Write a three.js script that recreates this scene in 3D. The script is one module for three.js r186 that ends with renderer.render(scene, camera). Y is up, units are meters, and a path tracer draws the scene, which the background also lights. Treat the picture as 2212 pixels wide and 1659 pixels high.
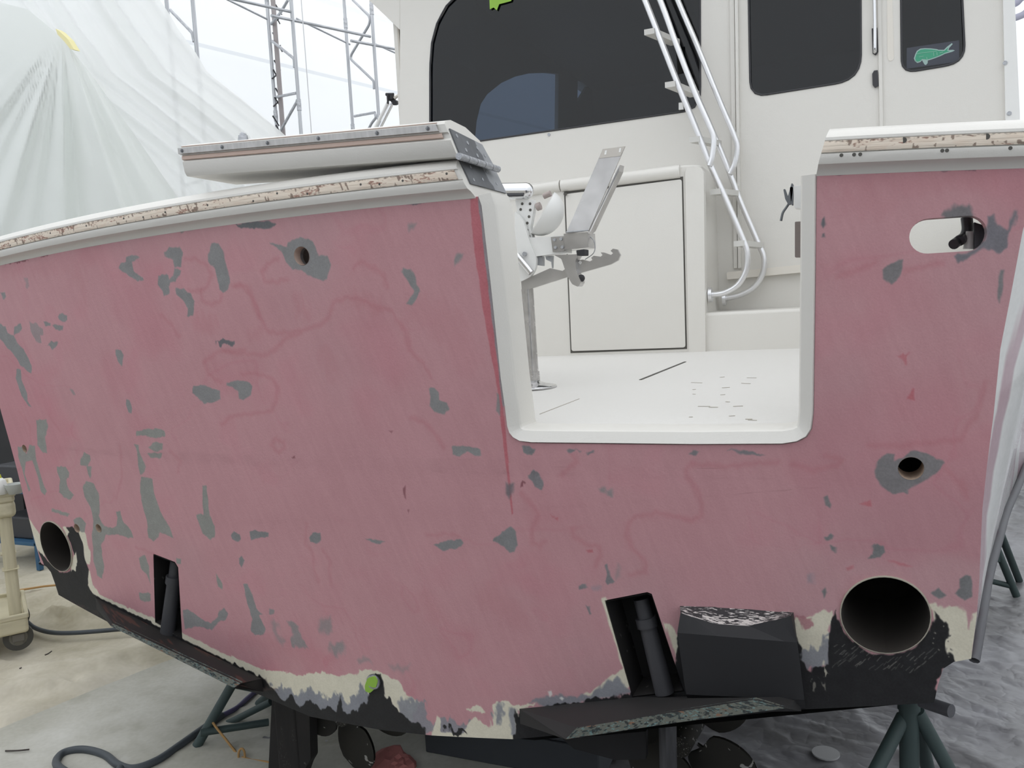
import * as THREE from 'three';
import { mergeGeometries, mergeVertices, toCreasedNormals } from 'three/addons/utils/BufferGeometryUtils.js';
import { TessellateModifier } from 'three/addons/modifiers/TessellateModifier.js';
import { ConvexGeometry } from 'three/addons/geometries/ConvexGeometry.js';
import { RectAreaLightUniformsLib } from 'three/addons/lights/RectAreaLightUniformsLib.js';
import { RoundedBoxGeometry } from 'three/addons/geometries/RoundedBoxGeometry.js';

// ------------------------------------------------------------------ camera, sky, exposure
const scene = new THREE.Scene();
const EYE = 1.95, F = 1780, CX = 1106, CY = 829.5;           // eye height, focal length in photo pixels, photo centre
const V3 = (x, y, z) => new THREE.Vector3(x, y, z);
// the boat runs along -z, its beam along x; the camera's axes come from the vanishing points of the boat's lines
const RIGHT = V3(0.91919, -0.05376, -0.39013), UP = V3(0.01421, 0.99452, -0.10357), BACK = V3(0.39356, 0.08966, 0.91492);
const camera = new THREE.PerspectiveCamera(2 * Math.atan(CY / F) * 180 / Math.PI, 2212 / 1659, 0.05, 200);
camera.matrixAutoUpdate = true;
camera.position.set(0, EYE, 0);
camera.quaternion.setFromRotationMatrix(new THREE.Matrix4().makeBasis(RIGHT, UP, BACK));
scene.add(camera);
scene.background = new THREE.Color().setRGB(0.95, 0.97, 1.0); // bright overcast sky outside the plastic tent
scene.backgroundIntensity = 1.36;
// added soft fill light under the roof, on top of daylight through its sheeting
RectAreaLightUniformsLib.init();
const roofFill = new THREE.RectAreaLight(new THREE.Color().setRGB(1.0, 0.985, 0.96), 0.2, 14, 22);
roofFill.name = 'added_roof_fill'; roofFill.position.set(-2.5, 7.5, -7.5); roofFill.rotation.x = -Math.PI / 2; scene.add(roofFill);
const renderer = new THREE.WebGLRenderer({ antialias: true });
renderer.toneMapping = THREE.LinearToneMapping;
renderer.toneMappingExposure = 1.18;
renderer.shadowMap.enabled = true;

// ------------------------------------------------------------------ helpers
const ray = (px, py) => {
  const d = RIGHT.clone().multiplyScalar(px - CX).addScaledVector(UP, -(py - CY)).addScaledVector(BACK, -F);
  return [d.x / -d.z, d.y / -d.z];                             // x and y per metre forward
};
const P = (px, py, D) => { const r = ray(px, py); return V3(r[0] * D, EYE + r[1] * D, -D); };
const onGround = (px, py, y = 0) => { const r = ray(px, py); return P(px, py, (y - EYE) / r[1]); };
// point of a pixel's ray on the upright plane through (x0, D0) with direction (dx, dD)
const onUpright = (px, py, x0, D0, dx, dD) => {
  const r = ray(px, py), D = (x0 * dD - D0 * dx) / (r[0] * dD - dx);
  return P(px, py, D);
};
const XC = -1.54;                                              // centre line of the boat
const YT = EYE + 0.323;
const Dt = (x, y) => 2.1 + 0.05 * (x - XC) ** 2 + 0.12 * (EYE + 0.32 - y);  // aft face of the transom
const ytop = (x) => YT - 0.0152 * (x - XC) ** 2;               // top of the pink panel
const onTransom = (px, py) => {
  const r = ray(px, py); let D = 2.2;
  for (let i = 0; i < 12; i++) D = Dt(r[0] * D, EYE + r[1] * D);
  return [r[0] * D, EYE + r[1] * D];
};
const S = (x, y, aft = 0) => V3(x, y, -Dt(x, y) + aft);        // point on the transom, aft metres proud of it

let seed = 7;
const rnd = () => { seed = (seed * 1664525 + 1013904223) >>> 0; return seed / 4294967296; };
const hash = (x, y) => { let h = Math.imul(x | 0, 374761393) + Math.imul(y | 0, 668265263) | 0; h = Math.imul(h ^ h >>> 13, 1274126177); return ((h ^ h >>> 16) >>> 0) / 4294967296; };
const vnoise = (x, y) => {
  const xi = Math.floor(x), yi = Math.floor(y), u = x - xi, v = y - yi, s = u * u * (3 - 2 * u), t = v * v * (3 - 2 * v);
  const a = hash(xi, yi), b = hash(xi + 1, yi), c = hash(xi, yi + 1), d = hash(xi + 1, yi + 1);
  return a + (b - a) * s + (c - a) * t + (a - b - c + d) * s * t;
};
const fbm = (x, y, n = 4) => { let a = 0, w = 0.5, t = 0; for (let i = 0; i < n; i++) { a += w * vnoise(x, y); t += w; x = x * 2.03 + 17.1; y = y * 2.03 - 9.7; w *= 0.5; } return a / t; };
const sm = (a, b, x) => { const t = Math.min(1, Math.max(0, (x - a) / (b - a))); return t * t * (3 - 2 * t); };

function dataTexture(w, h, fn, srgb = true) {                  // fn(u in 0..1, v in 0..1) -> [r, g, b] in 0..255
  const d = new Uint8Array(w * h * 4);
  for (let j = 0; j < h; j++) for (let i = 0; i < w; i++) {
    const c = fn((i + 0.5) / w, (j + 0.5) / h), o = (j * w + i) * 4;
    d[o] = c[0]; d[o + 1] = c[1]; d[o + 2] = c[2]; d[o + 3] = 255;
  }
  const t = new THREE.DataTexture(d, w, h);
  t.wrapS = t.wrapT = THREE.RepeatWrapping; t.magFilter = t.minFilter = THREE.LinearFilter;
  if (srgb) t.colorSpace = THREE.SRGBColorSpace;
  t.needsUpdate = true;
  return t;
}
const mat = (color, roughness = 0.5, metalness = 0, extra = {}) => new THREE.MeshPhysicalMaterial({ color, roughness, metalness, side: THREE.DoubleSide, ...extra });

const origins = new Map(), taken = new Map();
const numbered = (name) => { const n = taken.get(name) || 0; taken.set(name, n + 1); return n ? name + '_' + String(n).padStart(3, '0') : name; };
function shade(m) { m.castShadow = m.receiveShadow = true; return m; }
function thing(name, label, category, at, group) {             // a Group at the thing's base
  const g = new THREE.Group(); g.name = numbered(name); g.position.copy(at); origins.set(g, at.clone());
  g.userData = { label, category }; if (group) g.userData.group = group;
  scene.add(g); return g;
}
function part(parent, name, geo, material, label) {            // geo in world metres
  const o = origins.get(parent), m = shade(new THREE.Mesh(geo, material)); m.name = name;
  geo.translate(-o.x, -o.y, -o.z); origins.set(m, o);
  if (label) m.userData.label = label;
  parent.add(m); return m;
}
function single(name, label, category, geo, material, group) { // a thing that is one mesh
  geo.computeBoundingBox(); const b = geo.boundingBox, at = V3((b.min.x + b.max.x) / 2, b.min.y, (b.min.z + b.max.z) / 2);
  geo.translate(-at.x, -at.y, -at.z);
  const m = shade(new THREE.Mesh(geo, material)); m.name = numbered(name); m.position.copy(at); m.userData = { label, category };
  if (group) m.userData.group = group;
  origins.set(m, at); scene.add(m); return m;
}
function structure(name, geo, material, label) {
  const m = shade(new THREE.Mesh(geo, material)); m.name = name; m.userData = { kind: 'structure' }; if (label) m.userData.label = label;
  origins.set(m, V3(0, 0, 0)); scene.add(m); return m;
}
const plain = (g) => { const h = g.index ? g.toNonIndexed() : g; for (const k of Object.keys(h.attributes)) if (!['position', 'normal', 'uv'].includes(k)) h.deleteAttribute(k); return h; };
const join = (list) => mergeGeometries(list.map((g) => { const h = plain(g); if (!h.attributes.normal) h.computeVertexNormals(); if (!h.attributes.uv) h.setAttribute('uv', new THREE.BufferAttribute(new Float32Array(h.attributes.position.count * 2), 2)); return h; }));
const box = (cx, cy, cz, w, h, d, r = 0.004) => { const g = new RoundedBoxGeometry(w, h, d, 2, Math.min(r, w / 2.1, h / 2.1, d / 2.1)); g.translate(cx, cy, cz); return g; };
function rod(a, b, r, r2 = r, seg = 14) {
  const d = b.clone().sub(a), g = new THREE.CylinderGeometry(r2, r, d.length(), seg);
  g.applyQuaternion(new THREE.Quaternion().setFromUnitVectors(V3(0, 1, 0), d.clone().normalize()));
  const m = a.clone().add(b).multiplyScalar(0.5); g.translate(m.x, m.y, m.z); return g;
}
function tube(pts, r, seg = 0, tension = 0.5, radial = 12) {
  const c = new THREE.CatmullRomCurve3(pts, false, 'catmullrom', tension);
  const g = new THREE.TubeGeometry(c, seg || pts.length * 8, r, radial, false), caps = [];
  for (const [k, t] of [[0, -1], [1, 1]]) {
    const p = c.getPoint(k), q = c.getTangent(k).multiplyScalar(t * r * 0.15);
    caps.push(rod(p.clone(), p.clone().add(q), r, r * 0.8, radial));
  }
  return join([g, ...caps]);
}
// bar between two points with a rectangular section: w across, h along the direction closest to up
function bar(a, b, w, h, r = 0.003) {
  const d = b.clone().sub(a), L = d.length(), x = d.clone().normalize();
  let up = Math.abs(x.y) > 0.95 ? V3(1, 0, 0) : V3(0, 1, 0); const z = x.clone().cross(up).normalize(); up = z.clone().cross(x);
  const g = new RoundedBoxGeometry(L, h, w, 2, Math.min(r, w / 2.1, h / 2.1));
  g.applyMatrix4(new THREE.Matrix4().makeBasis(x, up, z)); const m = a.clone().add(b).multiplyScalar(0.5); g.translate(m.x, m.y, m.z); return g;
}
// solid between a polygon of points and the same polygon moved by v
function prism(pts, v) {
  const n = pts.length, a = pts[0], e1 = pts[1].clone().sub(a).normalize(); let nn = V3();
  for (let i = 0; i < n; i++) nn.add(pts[i].clone().sub(a).cross(pts[(i + 1) % n].clone().sub(a)));
  nn.normalize(); const e2 = nn.clone().cross(e1), flat = pts.map((p) => { const q = p.clone().sub(a); return new THREE.Vector2(q.dot(e1), q.dot(e2)); });
  const tri = THREE.ShapeUtils.triangulateShape(flat, []), pos = [], uv = [];
  const push = (p, s, t) => { pos.push(p.x, p.y, p.z); uv.push(s, t); };
  const flip = nn.dot(v) > 0;
  for (const t of tri) {
    const f = flip ? [t[0], t[2], t[1]] : t, k = [f[0], f[2], f[1]];
    for (const i of f) push(pts[i], flat[i].x, flat[i].y);
    for (const i of k) push(pts[i].clone().add(v), flat[i].x, flat[i].y);
  }
  const vl = v.length(); let run = 0;
  for (let i = 0; i < n; i++) {
    const p = pts[i], q = pts[(i + 1) % n], pv = p.clone().add(v), qv = q.clone().add(v), l = p.distanceTo(q);
    for (const [w, s, t] of [[p, run, 0], [q, run + l, 0], [qv, run + l, vl], [p, run, 0], [qv, run + l, vl], [pv, run, vl]]) push(w, s, t);
    run += l;
  }
  const g = new THREE.BufferGeometry(); g.setAttribute('position', new THREE.Float32BufferAttribute(pos, 3)); g.setAttribute('uv', new THREE.Float32BufferAttribute(uv, 2));
  g.computeVertexNormals(); return g;
}
// rounded polygon: replace each corner i by an arc of radius r
function rounded(pts, r, n = 6) {
  const out = [];
  pts.forEach((p, i) => {
    const rr = Array.isArray(r) ? r[i] : r; if (!rr) { out.push(p); return; }
    const a = pts[(i + pts.length - 1) % pts.length], b = pts[(i + 1) % pts.length];
    const u = a.clone().sub(p), v = b.clone().sub(p), k = Math.min(rr, u.length() * 0.48, v.length() * 0.48); u.setLength(k); v.setLength(k);
    const s = p.clone().add(u), e = p.clone().add(v);
    for (let j = 0; j <= n; j++) { const t = j / n; out.push(s.clone().multiplyScalar((1 - t) ** 2).addScaledVector(p, 2 * t * (1 - t)).addScaledVector(e, t * t)); }
  });
  return out;
}
const pxPrism = (pts, D, th, r = 0) => prism(rounded(pts.map(([x, y]) => P(x, y, D)), r), V3(0, 0, -th));
// grid surface through rows of points
function loft(rows, close = false) {
  const m = rows[0].length, pos = [], uv = [], idx = []; let vv = 0;
  rows.forEach((row, j) => {
    if (j) vv += row[0].distanceTo(rows[j - 1][0]); let uu = 0;
    row.forEach((p, i) => { if (i) uu += p.distanceTo(row[i - 1]); pos.push(p.x, p.y, p.z); uv.push(uu, vv); });
  });
  for (let j = 0; j + 1 < rows.length; j++) for (let i = 0; i + 1 < m + (close ? 1 : 0); i++) {
    const a = j * m + i, b = j * m + (i + 1) % m, c = a + m, d = b + m; idx.push(a, b, d, a, d, c);
  }
  const g = new THREE.BufferGeometry(); g.setAttribute('position', new THREE.Float32BufferAttribute(pos, 3)); g.setAttribute('uv', new THREE.Float32BufferAttribute(uv, 2));
  g.setIndex(idx); g.computeVertexNormals(); return g;
}
const fan = (pts) => { const c = V3(); pts.forEach((p) => c.add(p)); c.multiplyScalar(1 / pts.length); const pos = []; pts.forEach((p, i) => { const q = pts[(i + 1) % pts.length]; pos.push(c.x, c.y, c.z, p.x, p.y, p.z, q.x, q.y, q.z); }); const g = new THREE.BufferGeometry(); g.setAttribute('position', new THREE.Float32BufferAttribute(pos, 3)); g.computeVertexNormals(); return g; };
const creased = (g, a = 0.6) => toCreasedNormals(g, a);

// ------------------------------------------------------------------ the faired transom's paint: filler, primer spots, bottom paint
const TX0 = -3.6, TX1 = 0.6, TY0 = EYE - 1.52, TY1 = EYE + 0.42, TW = 2048, TH = 950;
const crop = (ox, oy, s) => (list) => list.map(([x, y]) => [ox + x / s, oy + y / s]);
const cA = crop(0, 420, 3.457), cB = crop(0, 880, 3.073), cC = crop(0, 1250, 3.16), cD = crop(480, 420, 2.86), cE = crop(480, 900, 3.016), cF = crop(1060, 880, 3.16);
const cG = crop(1640, 500, 2.766), cH = crop(1700, 0, 2.766), cI = crop(1640, 1100, 2.968), cK = crop(500, 1250, 2.949), cJ = crop(1150, 1150, 3.26), full = crop(0, 0, 1);
const GREY = [140, 139, 139], DARKGREY = [108, 108, 112], RED = [190, 110, 118], DARKRED = [118, 66, 74], CREAM = [222, 216, 196], BLACK = [27, 27, 29], BLUEGREY = [138, 142, 152];
const paint = [];                                              // [polygon in photo pixels, colour, strength, ragged edge in metres, soft edge in metres]
const dab = (poly, color = GREY, alpha = 1, rag = 0.006, soft = 0.003) => paint.push([poly, color, alpha, rag, soft]);
// --- redder outlines where layers of filler end
const streak = (pts, w = 0.006, alpha = 0.5) => paint.push([pts, [184, 116, 123], alpha * (w > 0.011 ? 0.6 : 0.75), w > 0.011 ? 0.03 : 0.008, w > 0.011 ? 0.03 : 0.009, w]);
for (const l of [[[60, 560], [130, 570], [190, 650], [230, 760], [290, 850], [400, 860], [500, 840], [600, 810], [660, 760], [690, 660], [760, 640], [850, 650], [950, 690], [1050, 730], [1130, 830], [1160, 960], [1240, 1040], [1290, 1130]], [[0, 960], [100, 980], [250, 990], [330, 960], [390, 890], [480, 860]], [[120, 1110], [210, 1105], [300, 1130], [345, 1190], [335, 1280], [300, 1340], [200, 1350], [60, 1370], [0, 1420]], [[350, 400], [280, 430], [240, 480], [260, 530], [330, 545], [400, 520]], [[810, 450], [870, 420], [940, 450], [1000, 520], [1020, 580]], [[300, 1550], [330, 1510], [380, 1530], [385, 1570], [340, 1590], [300, 1550]], [[1170, 1380], [1260, 1410], [1320, 1490], [1370, 1560]]]) streak(cD(l));
streak(cD([[490, 660], [505, 740]]), 0.012, 0.5); streak(cD([[850, 660], [960, 690]]), 0.02, 0.4); streak(cD([[240, 830], [180, 870]]), 0.014, 0.4); streak(cD([[1230, 700], [1400, 820], [1500, 1000]]), 0.05, 0.22); streak(cD([[640, 980], [680, 1100]]), 0.02, 0.3);
for (const l of [[[1380, 480], [1450, 480], [1550, 530], [1580, 600], [1550, 680], [1490, 720], [1420, 720]], [[1500, 720], [1510, 800], [1580, 830], [1650, 800], [1660, 740]], [[1760, 680], [1850, 680], [1900, 800], [1936, 920]], [[1530, 1250], [1600, 1190], [1700, 1170], [1830, 1160]], [[1530, 1250], [1550, 1340], [1640, 1400]], [[1210, 900], [1280, 980], [1340, 1060]]]) streak(cA(l));
streak(cA([[1470, 960], [1570, 960]]), 0.025, 0.4); streak(cA([[560, 600], [620, 640], [640, 820]]), 0.012, 0.3); streak(cA([[30, 560], [300, 540], [700, 470]]), 0.03, 0.25);
for (const l of [[[1370, 385], [1330, 420], [1340, 480], [1400, 560], [1440, 650], [1435, 740], [1370, 770], [1250, 740], [1130, 720], [990, 745], [930, 790], [925, 870], [960, 960], [1040, 1030], [1060, 1080], [1050, 1130], [950, 1150]], [[560, 830], [570, 880], [650, 940], [740, 945], [750, 1000], [720, 1080]], [[210, 580], [290, 680], [320, 740], [285, 830], [290, 930], [340, 950], [370, 920]], [[1390, 390], [1600, 400], [1950, 370]], [[480, 470], [530, 430], [590, 370], [560, 320]]]) streak(cF(l));
for (const l of [[[545, 700], [540, 830], [580, 880], [600, 1000], [630, 1080]], [[650, 860], [700, 950], [710, 1100]], [[1340, 770], [1450, 765], [1540, 780]]]) streak(cE(l), 0.004, 0.45);
streak(cE([[1330, 1200], [1390, 1290]]), 0.03, 0.3); streak(cE([[1750, 1180], [1900, 1280]]), 0.05, 0.22); streak(cE([[100, 1440], [400, 1500], [700, 1580]]), 0.025, 0.25);
for (const l of [[[480, 270], [620, 220], [700, 190]], [[870, 240], [1000, 210], [1090, 190]], [[660, 1270], [800, 1285], [1050, 1260], [1200, 1240], [1300, 1080], [1350, 900]], [[1120, 1420], [1200, 1500], [1240, 1600]], [[200, 1390], [330, 1430], [450, 1400], [490, 1360], [400, 1335]]]) streak(cG(l));
streak(cH([[300, 1050], [700, 1060], [1200, 1040]]), 0.03, 0.3); streak(cH([[420, 1180], [560, 1220]]), 0.03, 0.25);
for (const l of [[[130, 30], [200, 120], [210, 330], [120, 420], [30, 560]], [[330, 60], [400, 160]], [[800, 260], [810, 470], [770, 600]], [[1130, 290], [1200, 360], [1180, 430]], [[900, 930], [1000, 960], [1080, 1000]]]) streak(cB(l), 0.005, 0.4);
// --- red seam beside the opening and its bared grey edge
dab(cD([[1530, 0], [1578, 0], [1625, 350], [1695, 900], [1740, 1350], [1768, 1659], [1748, 1659], [1700, 1200], [1620, 750], [1575, 450], [1540, 180]]), RED, 0.95, 0.003, 0.002);
dab(cE([[1812, 0], [1838, 0], [1872, 400], [1897, 630], [1887, 640], [1860, 420]]), RED, 0.95, 0.002, 0.002);
dab(cD([[1578, 8], [1606, 60], [1664, 560], [1748, 1300], [1736, 1315], [1688, 950], [1600, 200]]), [150, 148, 152], 0.9, 0.003, 0.002);
dab(cD([[1690, 1230], [1712, 1240], [1722, 1370], [1695, 1330]]), GREY, 0.9);
// --- grey primer spots, port side
for (const p of [
  [[1228, 430], [1270, 393], [1340, 395], [1366, 435], [1355, 490], [1350, 545], [1300, 540], [1290, 490], [1240, 465]],
  [[1300, 560], [1350, 560], [1345, 600], [1310, 650], [1270, 660], [1260, 690], [1265, 740], [1225, 760], [1215, 720], [1180, 670], [1185, 610], [1215, 590], [1255, 610], [1265, 640], [1295, 610]],
  [[1310, 700], [1370, 705], [1420, 735], [1448, 800], [1445, 905], [1400, 910], [1405, 850], [1370, 790], [1315, 745]],
  [[1580, 360], [1625, 365], [1660, 410], [1690, 520], [1717, 660], [1700, 710], [1665, 740], [1635, 715], [1620, 620], [1600, 550], [1555, 500], [1550, 450]],
  [[945, 470], [990, 450], [1040, 470], [1030, 490], [985, 510], [1000, 570], [1060, 620], [1070, 645], [1030, 640], [960, 605], [910, 580], [885, 550], [905, 515], [945, 500]],
  [[0, 965], [40, 990], [60, 1035], [100, 1060], [140, 1120], [175, 1150], [240, 1280], [235, 1340], [200, 1310], [150, 1270], [100, 1190], [50, 1140], [0, 1080], [-60, 1000], [-60, 940]],
  [[105, 990], [150, 965], [165, 1000], [140, 1030], [105, 1050]], [[325, 945], [380, 965], [380, 985], [340, 980]], [[390, 970], [475, 985], [465, 1020], [420, 1010]],
  [[430, 910], [460, 885], [500, 905], [500, 940], [470, 955], [440, 935]], [[358, 1125], [385, 1098], [430, 1098], [425, 1130], [390, 1158]],
  [[125, 1300], [155, 1310], [160, 1380], [205, 1480], [205, 1540], [235, 1585], [215, 1580], [160, 1500], [115, 1370]],
  [[860, 1160], [900, 1158], [922, 1200], [910, 1285], [880, 1250], [862, 1200]], [[940, 1530], [965, 1540], [990, 1600], [985, 1640], [960, 1620], [940, 1570]],
  [[1440, 1430], [1500, 1425], [1580, 1440], [1640, 1470], [1650, 1530], [1600, 1555], [1520, 1555], [1480, 1520], [1435, 1490]],
  [[1690, 1410], [1740, 1390], [1850, 1400], [1885, 1430], [1870, 1500], [1820, 1535], [1790, 1520], [1780, 1470], [1740, 1435], [1690, 1430]],
  [[5, 730], [35, 725], [45, 760], [25, 785]]]) dab(cA(p));
dab(cA([[1625, 1100], [1670, 1080], [1740, 1105], [1745, 1130], [1690, 1125], [1640, 1130]]), DARKGREY, 0.95, 0.016);
dab(cA([[220, 955], [280, 960], [320, 1010], [325, 1060], [300, 1050], [310, 1110], [280, 1110], [245, 1060], [220, 990]]), GREY, 0.7, 0.012);
dab(cA([[520, 1450], [545, 1460], [562, 1500], [545, 1497]]), GREY, 0.7); dab(cA([[180, 630], [205, 630], [215, 700], [195, 700]]), GREY, 0.5, 0.01);
dab(full([[505, 484], [545, 480], [580, 476], [597, 484], [580, 493], [548, 495], [520, 491]]), [112, 114, 116]);
for (const p of [[[1070, 295], [1165, 280], [1150, 305], [1090, 310]], [[1340, 270], [1470, 245], [1440, 270], [1350, 285]], [[660, 375], [735, 370], [710, 390], [680, 388]]]) dab(cA(p), [140, 134, 130], 0.85);
dab(cA([[300, 465], [370, 432], [360, 460]]), DARKRED, 0.8); dab(cA([[20, 515], [210, 480], [190, 500], [40, 520]]), DARKRED, 0.8, 0.01);
for (const p of [
  [[240, 85], [310, 80], [318, 130], [300, 200], [310, 300], [290, 305], [250, 250], [245, 150]],
  [[118, 265], [150, 260], [175, 310], [195, 250], [235, 260], [240, 350], [270, 450], [310, 560], [300, 585], [275, 560], [240, 430], [215, 350], [170, 360], [165, 440], [200, 545], [190, 555], [145, 400], [120, 320]],
  [[380, 395], [430, 390], [460, 430], [455, 470], [440, 475], [455, 550], [490, 580], [470, 615], [430, 600], [390, 560], [400, 480], [380, 430]],
  [[535, 350], [560, 300], [600, 320], [605, 350], [585, 385], [610, 400], [600, 470], [585, 440], [575, 390], [535, 380]],
  [[548, 530], [570, 490], [620, 505], [655, 570], [665, 650], [655, 720], [690, 790], [740, 800], [770, 790], [780, 730], [770, 690], [800, 690], [820, 760], [870, 820], [885, 865], [830, 860], [780, 840], [700, 850], [670, 920], [690, 1050], [680, 1140], [650, 1120], [620, 1020], [610, 850], [620, 760], [600, 660], [560, 590]],
  [[905, 160], [960, 150], [1020, 140], [1090, 155], [1095, 190], [1030, 205], [960, 185], [905, 185]], [[985, 260], [1030, 228], [1080, 245], [1075, 280], [1025, 295]], [[975, 310], [1030, 300], [1080, 310], [1070, 335], [1000, 335]],
  [[890, 245], [920, 250], [925, 290], [945, 340], [965, 390], [960, 430], [935, 450], [915, 380], [910, 300]],
  [[935, 460], [1010, 475], [1020, 560], [1060, 690], [1120, 790], [1155, 870], [1110, 850], [1060, 830], [1045, 870], [1015, 888], [985, 860], [970, 740], [940, 620], [930, 500]],
  [[1345, 520], [1370, 520], [1380, 600], [1390, 720], [1425, 790], [1420, 860], [1395, 880], [1350, 840], [1300, 720], [1330, 700], [1355, 715], [1345, 580]],
  [[345, 670], [400, 685], [460, 705], [450, 725], [390, 705], [345, 690]], [[925, 1000], [960, 980], [985, 1050], [1000, 1170], [975, 1110], [935, 1070]],
  [[920, 1230], [1000, 1235], [1005, 1280], [960, 1295], [930, 1270]], [[1175, 1000], [1200, 1010], [1200, 1040], [1175, 1045]], [[1435, 1100], [1475, 1170], [1475, 1210], [1450, 1190]],
  [[485, 745], [530, 728], [570, 770], [560, 830], [520, 848]]]) dab(cB(p), [146, 146, 141]);
dab(cC([[1245, 210], [1290, 215], [1380, 275], [1440, 310], [1490, 260], [1500, 220], [1530, 200], [1558, 240], [1540, 285], [1490, 295], [1450, 350], [1350, 325], [1260, 340]]));
dab(cC([[1660, 40], [1690, 35], [1725, 110], [1745, 200], [1790, 245], [1770, 255], [1812, 340], [1800, 385], [1740, 390], [1710, 350], [1720, 270], [1690, 170]]));
dab(cC([[1840, 200], [1870, 220], [1865, 250], [1840, 240]]), GREY, 0.9); dab(cC([[1855, 280], [1890, 320], [1900, 380], [1960, 440], [1930, 450], [1880, 400], [1850, 330]]), GREY, 0.6, 0.02, 0.012);
dab(cC([[1960, 290], [2030, 320], [2060, 420], [2110, 485], [2050, 480], [1985, 460], [2000, 380]]), GREY, 0.85, 0.016, 0.006);
for (const p of [
  [[295, 300], [350, 310], [400, 320], [410, 290], [480, 262], [540, 275], [580, 320], [600, 375], [650, 385], [672, 430], [650, 520], [625, 532], [540, 505], [500, 470], [430, 460], [390, 420], [360, 350]],
  [[1120, 450], [1165, 465], [1195, 520], [1225, 600], [1200, 650], [1170, 690], [1145, 680], [1165, 640], [1190, 590], [1150, 540], [1115, 480]],
  [[1275, 1200], [1310, 1192], [1335, 1225], [1335, 1270], [1390, 1285], [1405, 1330], [1370, 1360], [1310, 1345], [1280, 1310], [1290, 1255]],
  [[1420, 1560], [1460, 1550], [1530, 1555], [1600, 1570], [1600, 1610], [1560, 1610], [1510, 1585], [1460, 1620], [1425, 1610]]]) dab(cD(p));
dab(cD([[1130, 50], [1180, 40], [1260, 28], [1330, 28], [1260, 45], [1180, 65]]), DARKGREY); dab(cD([[1425, 15], [1545, 10], [1530, 28], [1440, 25]]), DARKGREY, 0.9);
dab(cD([[1155, 195], [1190, 185], [1185, 215], [1160, 225]]), GREY, 0.85, 0.01, 0.008); dab(cD([[1450, 370], [1480, 370], [1465, 430], [1435, 450], [1430, 410]]), GREY, 0.9, 0.01, 0.006);
for (const p of [[[1960, 190], [2000, 195], [2035, 220], [2020, 245], [1970, 230]], [[1765, 800], [1820, 750], [1880, 720], [1915, 750], [1925, 840], [1900, 880], [1870, 880], [1830, 840]], [[1380, 840], [1440, 810], [1560, 800], [1575, 825], [1560, 850], [1440, 872]],
  [[935, 797], [1060, 815], [1020, 832], [970, 825]], [[565, 785], [590, 752], [645, 765], [645, 805], [610, 828], [575, 815]], [[175, 745], [210, 740], [300, 755], [295, 785], [240, 790], [190, 800]], [[55, 770], [80, 745], [110, 765], [122, 800], [100, 815], [65, 800]], [[105, 920], [125, 908], [143, 940], [130, 985], [110, 960]]]) dab(cE(p), [132, 132, 133]);
dab(cE([[1855, 430], [1905, 440], [1900, 500], [1880, 530], [1855, 500]]), DARKGREY, 0.8, 0.008, 0.008);
dab(cE([[640, 1330], [700, 1300], [715, 1400], [680, 1410], [620, 1390]]), GREY, 0.7, 0.02, 0.014); dab(cE([[700, 1480], [790, 1480], [800, 1540], [730, 1550]]), GREY, 0.8, 0.02, 0.012); dab(cE([[880, 1575], [960, 1580], [960, 1600], [885, 1600]]), GREY, 0.65, 0.015, 0.01);
dab(cE([[1090, 1620], [1220, 1625], [1220, 1655], [1100, 1650]]), GREY, 0.5, 0.015, 0.012);
dab(cE([[1175, 470], [1190, 450], [1200, 540], [1190, 530]]), DARKRED, 0.6, 0.004); dab(cE([[1210, 610], [1225, 605], [1218, 632]]), DARKRED, 0.6); dab(cE([[455, 275], [475, 255], [478, 275]]), DARKRED, 0.6); dab(cE([[1085, 95], [1110, 92], [1100, 110]]), DARKRED, 0.5);
for (const p of [[[250, 460], [290, 430], [340, 450], [355, 500], [345, 575], [300, 555], [280, 510], [250, 490]], [[215, 265], [260, 262], [300, 290], [290, 315], [240, 305]], [[1345, 315], [1370, 290], [1430, 295], [1400, 325]], [[1620, 290], [1690, 298], [1740, 288], [1860, 325], [1780, 325], [1690, 310]],
  [[515, 295], [545, 285], [575, 300], [550, 315]], [[655, 305], [700, 300], [700, 318], [660, 318]], [[580, 290], [615, 305], [600, 310]], [[780, 1080], [800, 1075], [815, 1130], [850, 1190], [800, 1205], [780, 1190], [795, 1130]], [[610, 1220], [650, 1205], [665, 1230], [640, 1250], [610, 1240]], [[655, 1350], [675, 1350], [690, 1400], [675, 1410]]]) dab(cF(p), [128, 127, 130], 0.95, 0.008);
dab(cF([[200, 490], [235, 500], [230, 550], [205, 560]]), DARKRED, 0.7, 0.02); dab(cF([[725, 555], [775, 540], [780, 580], [740, 580]]), GREY, 0.8, 0.01, 0.006); dab(cF([[790, 560], [835, 555], [835, 595], [800, 595]]), GREY, 0.8, 0.01, 0.006);
dab(cF([[860, 1060], [875, 1080], [890, 1160], [860, 1170]]), GREY, 0.5, 0.01, 0.008); dab(cF([[690, 1220], [760, 1225], [755, 1250], [690, 1240]]), BLUEGREY, 0.45, 0.01, 0.008);
dab(cF([[655, 970], [690, 965], [695, 985], [670, 988]]), RED, 0.8); dab(cF([[435, 760], [460, 755], [455, 785]]), RED, 0.8); dab(cF([[405, 735], [435, 742], [440, 752], [415, 748]]), RED, 0.6);
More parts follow.
